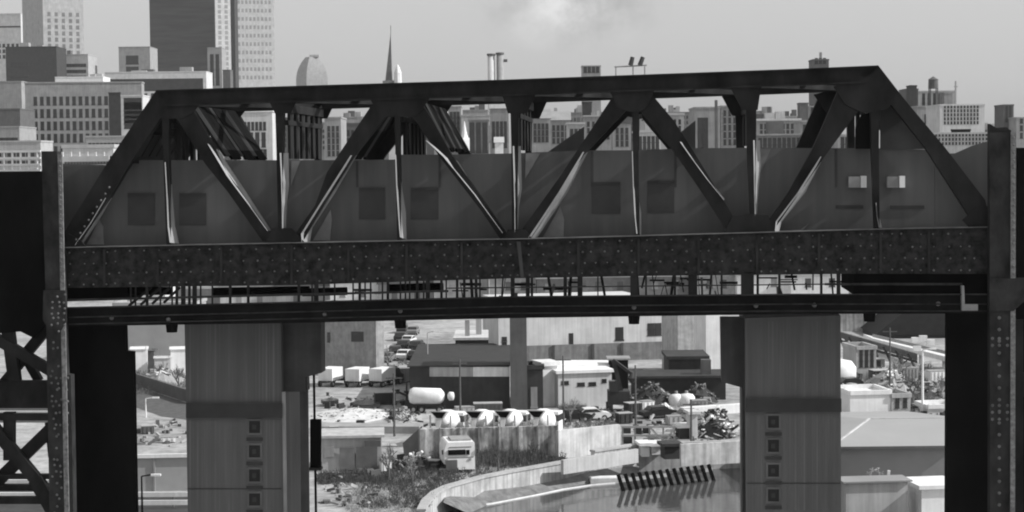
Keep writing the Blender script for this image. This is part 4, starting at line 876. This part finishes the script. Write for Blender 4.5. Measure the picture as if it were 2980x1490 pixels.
wallrun('retaining_wall', 'bright whitewashed wall section right of the stained wall', [gw(1626, 1336), gw(1806, 1316)], 2.9, .5, mat('whitewash', .58, .9, .25, .6, streak=.2), None, None, 'retaining wall')
wallrun('retaining_wall', 'low pale kerb wall along the yard edge left of the tanker', [gw(930, 1262), gw(1220, 1262)], .8, 3, mat('kerb_pale', .3, .9, .3, .6), None, None, 'retaining wall')
wallrun('canal_barrier', 'tall pale sheet wall above the canal beside the right pier', [gw(1982, 1348), gw(2170, 1338)], 1.9, .4, mat('sheet_white', .56, .8, .2, 1.2, streak=.3), None, None, 'wall')
wallrun('canal_barrier', 'light smooth wall panels on the canal edge left of the white sheds', [gw(1640, 1372), gw(1858, 1338)], 1.1, .4, mat('smooth_panel', .46, .85, .12, .8, streak=.15), None, None, 'wall')
# tarp wedge
tp = thing('tarpaulin', 'dark wedge shaped tarpaulin hung at the end of the stained wall', 'tarpaulin', gw(1200, 1330)); d_ = gw(1200, 1335).y
q = MB(); P = [at(1228, 1240, d_), at(1228, 1312, d_), at(1176, 1330, d_), at(1172, 1290, d_)]; q.prism(P, (0, .3, 0)); q.build('sheet', darkg, tp)
# open shed at left
sh = lowb('open_shed', 'grey open shed with dark bays behind the scrub at lower left', 936, 1110, 1276, 1372, 5, light, yaw=R(4), roof=(mat('shed_roof', .42), .25, 'flat'))
d_ = dz(1372)-.12
for x0, x1, y0, y1, m_ in ((988, 1032, 1302, 1366, mat('shutter', .17)), (1036, 1098, 1300, 1362, mat('shutter2', .13)), (1060, 1108, 1282, 1300, darkg), (944, 972, 1300, 1330, midg)):
    on_face(sh, 'door', x0, x1, y0, y1, d_, m_)
# white service truck
vt = rel('white_truck', 'white flat fronted truck with a black windscreen parked in the scrub', 'truck', gw(1336, 1372), R(9))
q = MB(); q.prism([Vector((x, -1.1, z)) for x, z in ((-1.55, .9), (-1.55, 2.35), (-1.35, 2.95), (-1.2, 3.05), (1.3, 3.05), (1.42, 2.95), (1.45, .35), (-.3, .35), (-.3, .9))], (0, 4.2, 0)); q.build('body', white, vt)
q = MB(); q.box((-.35, -1.14, 1.82), 1.7, .12, .5); q.build('windscreen', black, vt)
q = MB(); q.box((.75, -1.14, 1.82), .32, .12, .45); q.build('side_window', black, vt)
q = MB(); q.box((-.9, -1.3, .55), 1.1, .3, .8); q.build('grille', darkg, vt)
q = MB(); q.box((-1.2, -1.35, .3), 1.9, .25, .25); q.build('bumper', darkg, vt)
for hx in (-1.35, .95): q = MB(); q.box((hx, -1.14, 1.25), .22, .1, .2); q.build('headlight', midg, vt)
q = MB(); q.box((0, -1.12, 2.55), 2.2, .05, .05); q.box((0, -1.12, 1.55), 2.6, .05, .04); q.build('trim', darkg, vt)
for hx in (-1.75, 1.65): q = MB(); q.box((hx, -1.2, 1.9), .16, .12, .45); q.build('mirror', vdark, vt)
q = MB(); q.box((.2, 1.0, 3.07), 2.0, 2.6, .16); q.build('roof_rack', midg, vt)
wheels(vt, ((-1.1, -.4), (-1.1, 3.2), (.9, -.4), (.9, 3.2)), .42)
place(vt)
# conveyor ramp and canal side plant
q = MB(); P = [gw(x, y, .012) for x, y in ((1690, 1194), (1820, 1196), (1890, 1210), (2040, 1182), (2060, 1200), (1990, 1232), (1880, 1242), (1790, 1228))]
q.add(P, [tuple(range(8))]); tag(q.build('service_road', mat('road_grey', .22, .95, .2, .6)), kind='structure')
pf = thing('loading_frame', 'open steel loading frame with dark voids beside the canal wall', 'loading frame', gw(1890, 1300)); d_ = gw(1890, 1300).y
for x in (1812, 1848, 1890, 1930, 1962): q = MB(); q.beam(at(x, 1302, d_), at(x, 1240, d_), .18); q.build('post', midg, pf)
for a, c in (((1808, 1242), (1966, 1242)), ((1808, 1268), (1966, 1266)), ((1892, 1244), (1945, 1300)), ((1930, 1300), (1962, 1246))): q = MB(); q.beam(at(a[0], a[1], d_-.1), at(c[0], c[1], d_-.1), .2); q.build('beam', midg, pf)
for x0, x1, y0, y1 in ((1814, 1836, 1246, 1262), (1852, 1868, 1246, 1262), (1872, 1888, 1246, 1262), (1814, 1840, 1274, 1292)): on_face(pf, 'bin', x0, x1, y0, y1, d_+.3, vdark, th=1.2)
for x0, x1, y0, y1, m_, lb in ((1978, 2006, 1246, 1286, vdark, 'dark kiosk with a white cap on the canal side'), (2010, 2030, 1206, 1288, offw, 'pale upright silo box beside the dark kiosk'),
                               (1868, 1890, 1298, 1338, white, 'left of two bright white sheds on the canal edge'), (1898, 1928, 1299, 1332, white, 'right of two bright white sheds on the canal edge'), (1934, 1978, 1300, 1346, vdark, 'dark shed right of the two bright white sheds')):
    lowb('canal_shed', lb, x0, x1, y0, y1, 2.0, m_, yaw=R(8), roof=((white if m_ is vdark and x0 == 1978 else m_), .3, 'flat'), cat='shed')
wl = wallrun('white_coping', 'long bright white coping above the scrap heap', [gw(1990, 1212), gw(2170, 1200)], 1.0, 1.2, white, None, None, 'wall')
# timber fender: slanted dark piles in the water
wz_ = -1.8; fd = thing('timber_fender', 'row of slanted black timber piles standing in the canal', 'fender', gw(1940, 1410, wz_))
for i in range(14):
    x = 1799+i*20.2; yb2 = 1428-i*2.3; Bt = gw(x+20, yb2, wz_); d_ = Bt.y; tp_ = at(x, yb2-46, d_-.2)
    q = MB(); q.beam(Bt-up*.5+(Bt-tp_).normalized()*.1, tp_, .30, .3); q.build('pile', black, fd)
q = MB(); q.beam(gw(1808, 1400, -1.2)+Vector((0, .35, 0)), gw(2074, 1368, -1.2)+Vector((0, .35, 0)), .12, .35); q.build('waler', light, fd)
bm2 = thing('floating_boom', 'thin white floating boom trailing along the canal', 'boom', gw(1500, 1462, wz_)); q = MB(); pts = [gw(x, y, wz_+.05) for x, y in ((1320, 1482), (1430, 1466), (1560, 1441), (1640, 1424), (1720, 1412), (1790, 1406))]
for a, c in zip(pts, pts[1:]): q.beam(a, c, .14, .14)
q.build('float', white, bm2)
rf_ = rel('pontoon', 'low white pontoon left of the slanted timber piles', 'pontoon', gw(1758, 1404, wz_), R(6)); q = MB(); q.box((0, 0, -.1), 2.9, 1.4, .6); q.build('hull', offw, rf_); q = MB(); q.box((0, 0, .5), 2.7, 1.2, .08); q.build('deck', white, rf_); place(rf_)
# muddy shore under the wall
q = MB(); P = [gw(x, y, -1.5) for x, y in ((1290, 1500), (1304, 1462), (1420, 1430), (1560, 1404), (1700, 1380), (1860, 1350), (1860, 1376), (1720, 1398), (1590, 1423), (1440, 1452), (1368, 1484))]
P2 = [p+up*(1.2 if i in (0, 1, 2, 3, 4, 5) else -.4) for i, p in enumerate(P)]; q.add(P2, [(0, 1, 9, 10), (1, 2, 8, 9), (2, 3, 7, 8), (3, 4, 6+0, 7), (4, 5, 6)]); tag(q.build('mud_bank', mat('mud', .16, .9, .4, 1.2, bump=.4)), kind='structure')
# lamp posts ------------------------------------------------------------------
def lamp(name, label, px, yt, yb2, wd_, heads=1, m_=light):
    B0 = gw(px, yb2); d_ = B0.y; t_ = thing(name, label, 'lamp post', B0); z = CAMZ+(at(px, yt, d_).z-CAMZ); T_ = Vector((B0.x, B0.y, z))
    q = MB(); q.tube(B0, T_, wd_, wd_*.6, 8); q.build('pole', m_, t_)
    q = MB(); q.beam(T_, T_+Vector((1.0, 0, .15)), wd_*.9); q.build('arm', m_, t_)
    q = MB(); q.box(T_+Vector((1.2, 0, .02)), .8, .35, .16); q.build('lamp_head', white, t_)
    if heads > 1:
        for dx, dz_ in ((-.9, .9), (.0, 1.1), (.9, .6), (-.7, -.1)): q = MB(); q.box(T_+Vector((dx, -.2, dz_)), .9, .5, .6); q.build('floodlight', white, t_)
lamp('lamp_post', 'slim pale lamp post between the parking lot and the dark building', 1246, 968, 1150, .10)
lamp('lamp_post', 'short white mast behind the white tank trailer', 1281, 1118, 1165, .16, m_=white)
lamp('lamp_post', 'tall white floodlight post in the right hand opening', 2685, 1018, 1212, .17, 2, white)
lamp('lamp_post', 'dark service pole rising at the lower left by the white guard rails', 415, 1386, 1540, .11, m_=black)
lamp('lamp_post', 'dark upright post at the left end of the white tank trailer', 1184, 1112, 1180, .16, m_=vdark)
lamp('lamp_post', 'white stub post at the left edge of the left opening', 425, 1160, 1215, .10, m_=white)
# right hand opening ------------------------------------------------------------
lowb('far_warehouse', 'grey streaked warehouse at the top of the right opening', 2440, 2640, 880, 975, 12, mat('streaked_grey', .38, .85, .4, .5, streak=.4))
dk = thing('dark_roof_building', 'large black roofed building at the top right of the right opening', 'building', gw(2680, 985)); d_ = gw(2680, 985).y
q = MB(); q.prism([at(x, y, d_) for x, y in ((2548, 974), (2640, 900), (2800, 893), (2800, 976))], (0, 14, 0)); q.build('roof', mat('tar_black', .02), dk)
q = MB(); P = [at(2550, 975, d_), at(2800, 977, d_)]; P = [Vector((p.x, p.y+.5, p.z)) for p in P]; q.hexa([P[0], P[1], Vector((P[1].x, P[1].y, 0)), Vector((P[0].x, P[0].y, 0))], [p+Vector((0, 12, 0)) for p in (P[0], P[1], Vector((P[1].x, P[1].y, 0)), Vector((P[0].x, P[0].y, 0)))]); q.build('wall', vdark, dk)
hw = thing('elevated_road', 'bright elevated roadway sloping down to the right in the right opening', 'elevated road', gw(2650, 1060))
def slab(a, c, da, dc, wy, th, m_, name, par):
    A, C_ = at(*a, da), at(*c, dc); q = MB(); q.prism([A, C_, C_+Vector((0, wy, 0)), A+Vector((0, wy, 0))], -up*th); q.build(name, m_, par); return A, C_
A, C_ = slab((2540, 985), (2800, 1050), 300, 262, 8, .7, white, 'deck', hw)
for k in range(4): p = A.lerp(C_, (k+.5)/4); q = MB(); q.beam(p+Vector((0, 3, -.7)), Vector((p.x, p.y+3, 0)), .6); q.build('pillar', light, hw)
slab((2540, 972), (2800, 1032), 300.5, 262.5, .3, .5, light, 'barrier', hw)
tr2 = thing('elevated_road', 'dark lattice ramp descending from the right pier toward the floodlights', 'elevated road', gw(2540, 1060))
A, C_ = slab((2430, 962), (2670, 1030), 285, 258, 3, .9, darkg, 'deck', tr2)
slab((2430, 985), (2670, 1050), 284, 257.5, 1, .35, vdark, 'lower_chord', tr2)
for k in range(7): p = A.lerp(C_, (k+.3)/7); q = MB(); q.beam(p-up*.4, p+(C_-A)/14-up*2.0, .25); q.build('lattice_bar', vdark, tr2)
for k in range(3): p = A.lerp(C_, (k+.5)/3); q = MB(); q.beam(p+Vector((0, 1, -.9)), Vector((p.x, p.y+1, 0)), .5); q.build('pillar', midg, tr2)
lowb('pale_block', 'pale two storey block beside the large white round tank', 2492, 2550, 1018, 1110, 6, light, win=(3, 3, .5, .9, 2498, 2545, 1024, 1080), yaw=R(8))
lowb('pale_block', 'bright blank white block above the hipped roof building', 2474, 2592, 1150, 1232, 6, white, yaw=R(8))
lowb('pale_block', 'small grey block right of the blank white block', 2594, 2650, 1158, 1230, 5, light, win=(2, 2, .5, .7, 2600, 2645, 1168, 1200), yaw=R(8))
lowb('pale_block', 'low white shed at the foot of the floodlight post', 2700, 2790, 1190, 1230, 4, white, yaw=R(8))
hr = thing('hipped_building', 'wide low building with a smooth pale hipped roof', 'building', gp(2600, 1450)); dE = 172.0; dR = 184.0
e1, e2 = at(2420, 1300, dE), at(2800, 1302, dE); r1, r2 = at(2530, 1219, dR), at(2800, 1219, dR); zE = e1.z; e2.z = zE; r2.z = r1.z
bk1 = Vector((e1.x, e1.y+24, zE)); bk2 = Vector((e2.x, e2.y+24, zE))
q = MB(); q.add([e1, e2, r2, r1, bk1, bk2], [(0, 1, 2, 3), (3, 2, 5, 4), (0, 3, 4), (1, 5, 2), (0, 4, 5, 1)]); q.build('roof', mat('smooth_roof', .33, .7, .05, .2), hr)
q = MB(); q.beam(r1, r2, .16); q.beam(e1, r1, .18) ; q.build('ridge', mat('ridge_pale', .5), hr)
q = MB(); a, c = e1+Vector((.3, .5, -.02)), e2+Vector((-.3, .5, -.02)); q.prism([a, c, c+Vector((0, 22, 0)), a+Vector((0, 22, 0))], -up*zE); q.build('wall', mat('hip_wall', .22, .85, .08, .4), hr)
q = MB(); q.beam(e1-Vector((0, .1, .1)), e2-Vector((0, .1, .1)), .2); q.build('gutter', darkg, hr)
lowb('flat_roof_block', 'plain light grey flat block at the foot of the right opening', 2462, 2642, 1406, 1560, 2.2, light, parp=.0, yaw=R(6), roof=(mat('flat_grey', .26, .9, .1, .4), .12, 'flat'))
lowb('white_shed', 'bright white shed with a flat lid at the bottom right opening', 2682, 2790, 1424, 1560, 4, white, parp=0, yaw=R(8), roof=(white, .3, 'flat'))
vn = thing('roof_vent', 'round tangled roof fan with a bright upright flue on the flat block', 'roof vent', at(2545, 1402, 158)); c = at(2545, 1404, 157)
for k in range(7): q = MB(); a_ = k*.9; q.beam(c+Vector((math.cos(a_)*.75, .3*math.sin(2*a_), .7+math.sin(a_)*.6)), c+Vector((math.cos(a_+2.2)*.75, -.2, .7+math.sin(a_+2.2)*.6)), .09); q.build('blade', light, vn)
q = MB(); q.tube(c+Vector((0, 0, -1.2)), c+Vector((0, 0, .4)), .12); q.build('stem', midg, vn)
q = MB(); q.beam(c+Vector((1.05, 0, -.9)), c+Vector((1.2, 0, 1.0)), .22); q.build('flue', white, vn)
# left hand opening -----------------------------------------------------------------
lowb('grey_depot', 'flat grey depot wall at the top of the left opening', 330, 570, 890, 1040, 10, mat('depot_grey', .33, .85, .1, .4))
lowb('white_box_shed', 'white shed at the left side under the grey depot wall', 380, 428, 1018, 1082, 4, white, yaw=R(10), parp=.1)
lowb('white_box_shed', 'white shed at the right side under the grey depot wall', 496, 560, 1018, 1078, 4, white, yaw=R(10), parp=.1)
lowb('grey_box_shed', 'narrow dark door block between the two white sheds', 428, 448, 1022, 1064, 3, darkg, parp=.1)
lowb('white_box_shed', 'low white striped loading dock between the two white sheds', 450, 496, 1044, 1085, 3, offw, parp=.1, yaw=R(10))
q = MB(); q.add([gw(x, y, .012) for x, y in ((300, 1092), (560, 1178), (560, 1224), (470, 1212), (300, 1152))], [(0, 1, 2, 3, 4)]); tag(q.build('track_bed', mat('ballast', .09, .95, .35, 1.2)), kind='structure')
wallrun('concrete_barrier', 'low rail wall along the dark track bed in the left opening', [gw(300, 1090), gw(560, 1176)], 1.6, .4, darkg, None, None, 'barrier')
pfn = wallrun('panel_fence', 'light panel fence under a bright white top rail in the left opening', [gw(300, 1432), gw(600, 1426)], 3.1, .15, mat('fence_grey', .34, .8, .08, .6), 4.4, midg, 'fence')
q = MB(); q.beam(gw(300, 1432)+up*3.3-Vector((0, .1, 0)), gw(600, 1426)+up*3.3-Vector((0, .1, 0)), .3, .34); q.build('top_rail', white, pfn)
for k, (y, lb) in enumerate(((1444, 'upper white guard rail at the bottom of the left opening'), (1468, 'lower white guard rail at the bottom of the left opening'))):
    g_ = thing('guard_rail', lb, 'guard rail', gw(460, y+18)); q = MB(); a, c = gw(230, y+12), gw(620, y+10); q.beam(a+up*.5, c+up*.5, .2, .42); q.build('beam', white, g_)
    for t3 in (.1, .4, .7, .95): p = a.lerp(c, t3); q = MB(); q.beam(p+Vector((0, .2, 0)), p+Vector((0, .2, .5)), .14); q.build('post', midg, g_)
for k, (y, lb) in enumerate(((1200, 'white barrier strip highest behind the left tower bracing'), (1404, 'white barrier strip in the middle behind the left tower bracing'), (1442, 'white barrier strip lowest behind the left tower bracing'))):
    g_ = thing('guard_rail', lb, 'guard rail', gw(60, y+14)); q = MB(); a, c = gw(-40, y+10), gw(170, y+10); q.beam(a+up*.4, c+up*.4, .25, .4); q.build('beam', white, g_)
    for t3 in (.1, .5, .9): p = a.lerp(c, t3); q = MB(); q.beam(p+Vector((0, .2, 0)), p+Vector((0, .2, .5)), .14); q.build('post', midg, g_)
for pts_ in (((230, 1438), (620, 1434), (620, 1640), (230, 1640)), ((-120, 1385), (190, 1385), (190, 1640), (-120, 1640)), ((-120, 1180), (190, 1180), (190, 1230), (-120, 1230))):
    q = MB(); q.add([gw(x, y, .008) for x, y in pts_], [(0, 1, 2, 3)]); tag(q.build('asphalt_road', mat('asphalt_dark', .05, .95, .3, .6)), kind='structure')
# pole with black cabinet beside the left pier
pc = thing('cable_pole', 'thin pole carrying a long black cabinet beside the left pier', 'pole', gz(bp(912, 1300, 6)))
q = MB(); a = bp(911, 930, 6); q.beam(a, Vector((a.x, a.y, 0)), .1); q.build('pole', black, pc)
q = MB(); q.prism(L((902, 1222), (932, 1222), (932, 1368), (902, 1368), w=5.6), BN*.35); q.build('cabinet', black, pc)
q = MB(); q.prism(L((898, 1362), (934, 1362), (934, 1369), (898, 1369), w=5.5), BN*.5); q.build('shelf', vdark, pc)
def crate(label, px, yb2, w_, dp, h, rz, m_, ribs=True):
    t_ = rel('container', label, 'container', gw(px, yb2), rz)
    q = MB(); q.box((0, 0, .1), w_, dp, h); q.build('box', m_, t_)
    if ribs:
        q = MB(); n_ = int(w_/.45)
        for k in range(n_): q.box((-w_/2+.25+k*(w_-.5)/max(1, n_-1), -dp/2-.03, .15), .12, .08, h-.1)
        q.build('corrugation', m_, t_)
    q = MB(); q.box((0, 0, h+.1), w_+.06, dp+.06, .08); q.build('lid', light if m_ in (vdark, darkg) else midg, t_)
    place(t_)
for a in (('dark container left of the white tank trailer', 1120, 1176, 2.6, 1.6, 1.4, R(10), vdark), ('grey container behind the three white box trucks', 1172, 1112, 2.6, 2, 1.8, R(20), midg), ('dark container in the shade before the low dark building', 1420, 1212, 3.4, 1.6, 1.5, R(4), darkg),
          ('pale container between the tank trailer and the first mixer', 1352, 1216, 2.2, 1.4, 1.2, R(12), light), ('dark bin beside the grab crane', 1842, 1206, 1.8, 1.4, 1.3, R(25), vdark), ('white bin in front of the long low black shed', 1880, 1196, 1.6, 1.3, 1.1, R(25), white),
          ('grey bin right of the two round white tanks', 2034, 1196, 1.9, 1.3, 1.2, R(10), midg), ('dark skip at the end of the whitewashed wall', 1816, 1232, 1.7, 1.2, 1.1, R(20), vdark), ('pale skip on the service road bend', 1960, 1236, 1.6, 1.2, .9, R(10), light),
          ('dark container under the dark lattice ramp', 2566, 1120, 3, 2, 1.9, R(10), vdark), ('white container under the bright elevated roadway', 2725, 1120, 2.6, 2, 1.8, R(10), white), ('grey ribbed container left of the tall floodlight post', 2640, 1106, 2.4, 2, 1.6, R(10), midg),
          ('small white box beside the open shed', 1122, 1372, 1.0, .9, .9, R(20), white), ('dark crate in the scrub left of the white truck', 1262, 1366, 1.2, 1, .8, R(-15), vdark), ('pale plank stack leaning by the tarpaulin', 1238, 1350, 1.9, .5, .3, R(20), white, False),
          ('dark bin on the pale kerb wall edge', 972, 1276, 1.0, .8, 1.2, R(10), vdark), ('grey pallet stack on the gravel in the left opening', 430, 1262, 1.4, 1, .8, R(15), darkg), ('white pallet on the gravel in the left opening', 490, 1288, 1.6, .8, .5, R(10), white)):
    crate(*a)
for x, y, c_, a, lb in ((1666, 1226, 0, 10, 'black car in front of the pale garage, left one'), (1722, 1222, 1, 10, 'white car in front of the pale garage, right one'), (1916, 1216, 0, 20, 'black car beside the service road bend'), (2010, 1226, 2, 15, 'grey car by the pale upright silo box'), (2478, 1130, 0, 15, 'black car beside the large white round tank'), (2705, 1160, 2, 15, 'grey car right of the floodlight post')):
    car(lb, gw(x, y), R(a), paint[c_], None)
for x, y, h, lb in ((1340, 1232, 7.5, 'timber utility pole between the first two mixer trucks'), (1640, 1236, 8, 'timber utility pole at the left end of the whitewashed wall'), (1148, 1270, 7, 'timber utility pole behind the open shed'), (1850, 1240, 7, 'timber utility pole beside the loading frame'), (2590, 1160, 9, 'timber utility pole in the middle of the right opening'), (2012, 1300, 5, 'short timber pole beside the dark kiosk')):
    c = gw(x, y); up_ = thing('utility_pole', lb, 'utility pole', c); q = MB(); q.tube(c, c+up*h, .14, .09, 8); q.build('pole', bark, up_); q = MB(); q.beam(c+up*(h-.5)-Vector((.9, 0, 0)), c+up*(h-.5)+Vector((.9, 0, 0)), .12); q.build('crossarm', bark, up_)
# vegetation -------------------------------------------------------------------------
def baretree(label, px, yb2, h, seed, m_=twig, grp='bare trees'):
    rnd = random.Random(seed); B0 = gw(px, yb2); t_ = thing('bare_tree', label, 'tree', B0, grp)
    tk_ = MB(); tk_.tube(B0, B0+up*h*.35, .13, .09, 7); tk_.build('trunk', bark, t_); q = MB()
    def br_(p, d1, l_, r_, n_):
        e = p+d1*l_; q.tube(p, e, r_, r_*.6, 4)
        if n_:
            for _ in range(3): br_(p.lerp(e, rnd.uniform(.5, 1)), (d1+Vector((rnd.uniform(-.8, .8), rnd.uniform(-.8, .8), rnd.uniform(-.1, .6)))).normalized(), l_*rnd.uniform(.55, .8), r_*.62, n_-1)
    for _ in range(4): br_(B0+up*h*rnd.uniform(.2, .35), Vector((rnd.uniform(-.6, .6), rnd.uniform(-.6, .6), 1)).normalized(), h*.28, .07, 3)
    q.build('crown', m_, t_)
for i, (x, y, h, lb) in enumerate(((1132, 1400, 3.8, 'bare scrubby tree just right of the open shed'), (1200, 1412, 3.2, 'bare scrubby tree left of the white truck'), (1450, 1370, 3.0, 'bare tree against the stained wall right of the white truck'),
        (1660, 1235, 3.6, 'leafless tree in front of the pale garage'), (1545, 1352, 2.8, 'bare tree near the right end of the stained wall'), (2600, 1140, 5.2, 'bare tree in the middle of the right opening'),
        (2655, 1180, 4.5, 'bare tree just left of the tall floodlight post'), (2740, 1180, 4.2, 'bare tree right of the tall floodlight post'), (520, 1140, 4.4, 'bare tree at the left edge of the left pier'),
        (1130, 1088, 4.5, 'thin bare tree at the light corner of the grey warehouse'), (470, 1120, 3.6, 'bare bush-like tree above the dark track bed'))):
    baretree(lb, x, y, h, 20+i, twig if i % 2 else mat('twig_dark', .10, .9, .4, 6))
BKP = [(1236, 1500), (1250, 1470), (1275, 1448), (1310, 1430), (1409, 1402), (1500, 1384), (1600, 1366), (1730, 1342), (1860, 1322), (2000, 1318), (2155, 1312)]
def scrub(label, polys, n_, hmax, m_, seed):
    rnd = random.Random(seed); q = MB()
    for _ in range(n_):
        x0, x1, y0, y1 = rnd.choice(polys); px = rnd.uniform(x0, x1); py = y0+(y1-y0)*rnd.random()**.8
        if py < 1500-(px-1050)*.19+0 or True:
            if px > 1232 and py > lerp(BKP, px)-8: continue
        B0 = gw(px, py); hh = hmax*rnd.uniform(.3, 1)*(1 if math.sin(px*.05)+math.sin(py*.11+px*.02) > -.6 else .35)
        for _k in range(7):
            s_ = B0+Vector((rnd.uniform(-.25, .25), rnd.uniform(-.3, .3), 0)); e = s_+Vector((rnd.uniform(-.4, .4), rnd.uniform(-.3, .3), hh*rnd.uniform(.5, 1))); w_ = Vector((rnd.uniform(.02, .05), rnd.uniform(-.02, .02), 0))
            mid_ = s_.lerp(e, .6)
            q.add([s_-w_, s_+w_, e], [(0, 1, 2)]); l_ = Vector((rnd.uniform(-.13, .13), rnd.uniform(-.1, .1), rnd.uniform(-.06, .13)))
            q.add([mid_, mid_+l_, mid_+l_+Vector((.07, 0, .09))], [(0, 1, 2)])
    o = q.build('scrub', m_); tag(o, label, 'scrub', None, 'stuff'); return o
scrub('dark tangled scrub along the slope below the open shed and stained wall', [(1050, 1330, 1350, 1480), (1060, 1640, 1340, 1425), (930, 1120, 1382, 1410)], 1700, 1.0, mat('scrub_dark', .10, .95, .4, 3), 1)
scrub('pale dry grass tufts between the scrub and the canal wall', [(1000, 1300, 1380, 1500), (1300, 1700, 1345, 1420), (1220, 1620, 1330, 1350)], 1300, .6, mat('scrub_light', .36, .95, .4, 3), 2)
scrub('weeds behind the bright whitewashed wall', [(1620, 1790, 1196, 1250), (1630, 1700, 1180, 1200)], 320, .8, mat('scrub_mid', .20, .95, .4, 3), 3)
def debris(label, areas, n_, m_, seed, sz=.45, name='debris'):
    rnd = random.Random(seed); q = MB()
    for _ in range(n_):
        x0, x1, y0, y1 = rnd.choice(areas); B0 = gw(rnd.uniform(x0, x1), rnd.uniform(y0, y1)); a_ = rnd.uniform(0, 6.3); s_ = sz*rnd.uniform(.3, 1.5)
        if rnd.random() < .6: q.box(B0-up*.05, s_*rnd.uniform(.6, 2), s_*rnd.uniform(.4, 1.2), s_*rnd.uniform(.3, 1.4), a_)
        else: q.beam(B0+up*.1, B0+Vector((math.cos(a_)*s_*2.2, math.sin(a_)*s_*2.2, s_*rnd.uniform(0, 1.6))), .14*rnd.uniform(.6, 2))
    tag(q.build(name, m_), label, 'debris', None, 'stuff')
LA = [(935, 1220, 1150, 1260), (1120, 1250, 1140, 1250), (1230, 1620, 1235, 1262), (1640, 1830, 1196, 1232), (1840, 2100, 1180, 1300), (1150, 1300, 1340, 1380)]
RA = [(2455, 2755, 1110, 1160), (2455, 2755, 1060, 1200), (2600, 2755, 1190, 1222)]
GA = [(385, 545, 1060, 1130), (385, 545, 1220, 1300), (1130, 1200, 1050, 1110), (935, 1100, 1380, 1480)]
debris('dark scattered yard debris across the yard, white mixer side', LA, 330, vdark, 41); debris('bright scattered yard debris across the yard', LA, 260, light, 42, .3)
debris('dark debris strewn through the right hand opening', RA, 170, vdark, 43, .6); debris('pale debris strewn through the right hand opening', RA, 190, light, 44, .6)
debris('dark bits on the ground in the left opening and lot', GA, 120, darkg, 45, .4); debris('pale bits on the ground in the left opening and lot', GA, 70, light, 46, .3)
scrub('dark ivy and weeds growing against the stained wall foot', [(1230, 1620, 1338, 1362), (1400, 1640, 1336, 1350)], 900, 1.9, mat('scrub_dark', .10), 4)
scrub('grey brush in the right hand opening', [(2455, 2755, 1070, 1200)], 900, 1.6, mat('scrub_mid', .2), 5)
scrub('grey brush above the dark track bed at left', [(385, 545, 1080, 1150)], 260, 1.3, mat('scrub_mid', .2), 6)
# ---------------------------------------------------------------- haze
q = MB(); q.box((0, 2350, -3.2), 5400, 4980, 253.2); hz = q.build('haze', bpy.data.materials.new('haze_air')); hm = hz.data.materials[0]; hm.use_nodes = True; t = hm.node_tree
t.nodes.remove(t.nodes['Principled BSDF']); pv = t.nodes.new('ShaderNodeVolumePrincipled'); pv.inputs['Color'].default_value = (.95, .95, .95, 1); pv.inputs['Density'].default_value = HAZE; pv.inputs['Anisotropy'].default_value = .2
t.links.new(pv.outputs[0], [n for n in t.nodes if n.type == 'OUTPUT_MATERIAL'][0].inputs['Volume']); tag(hz, 'thin pale haze filling the air', 'haze', None, 'stuff')
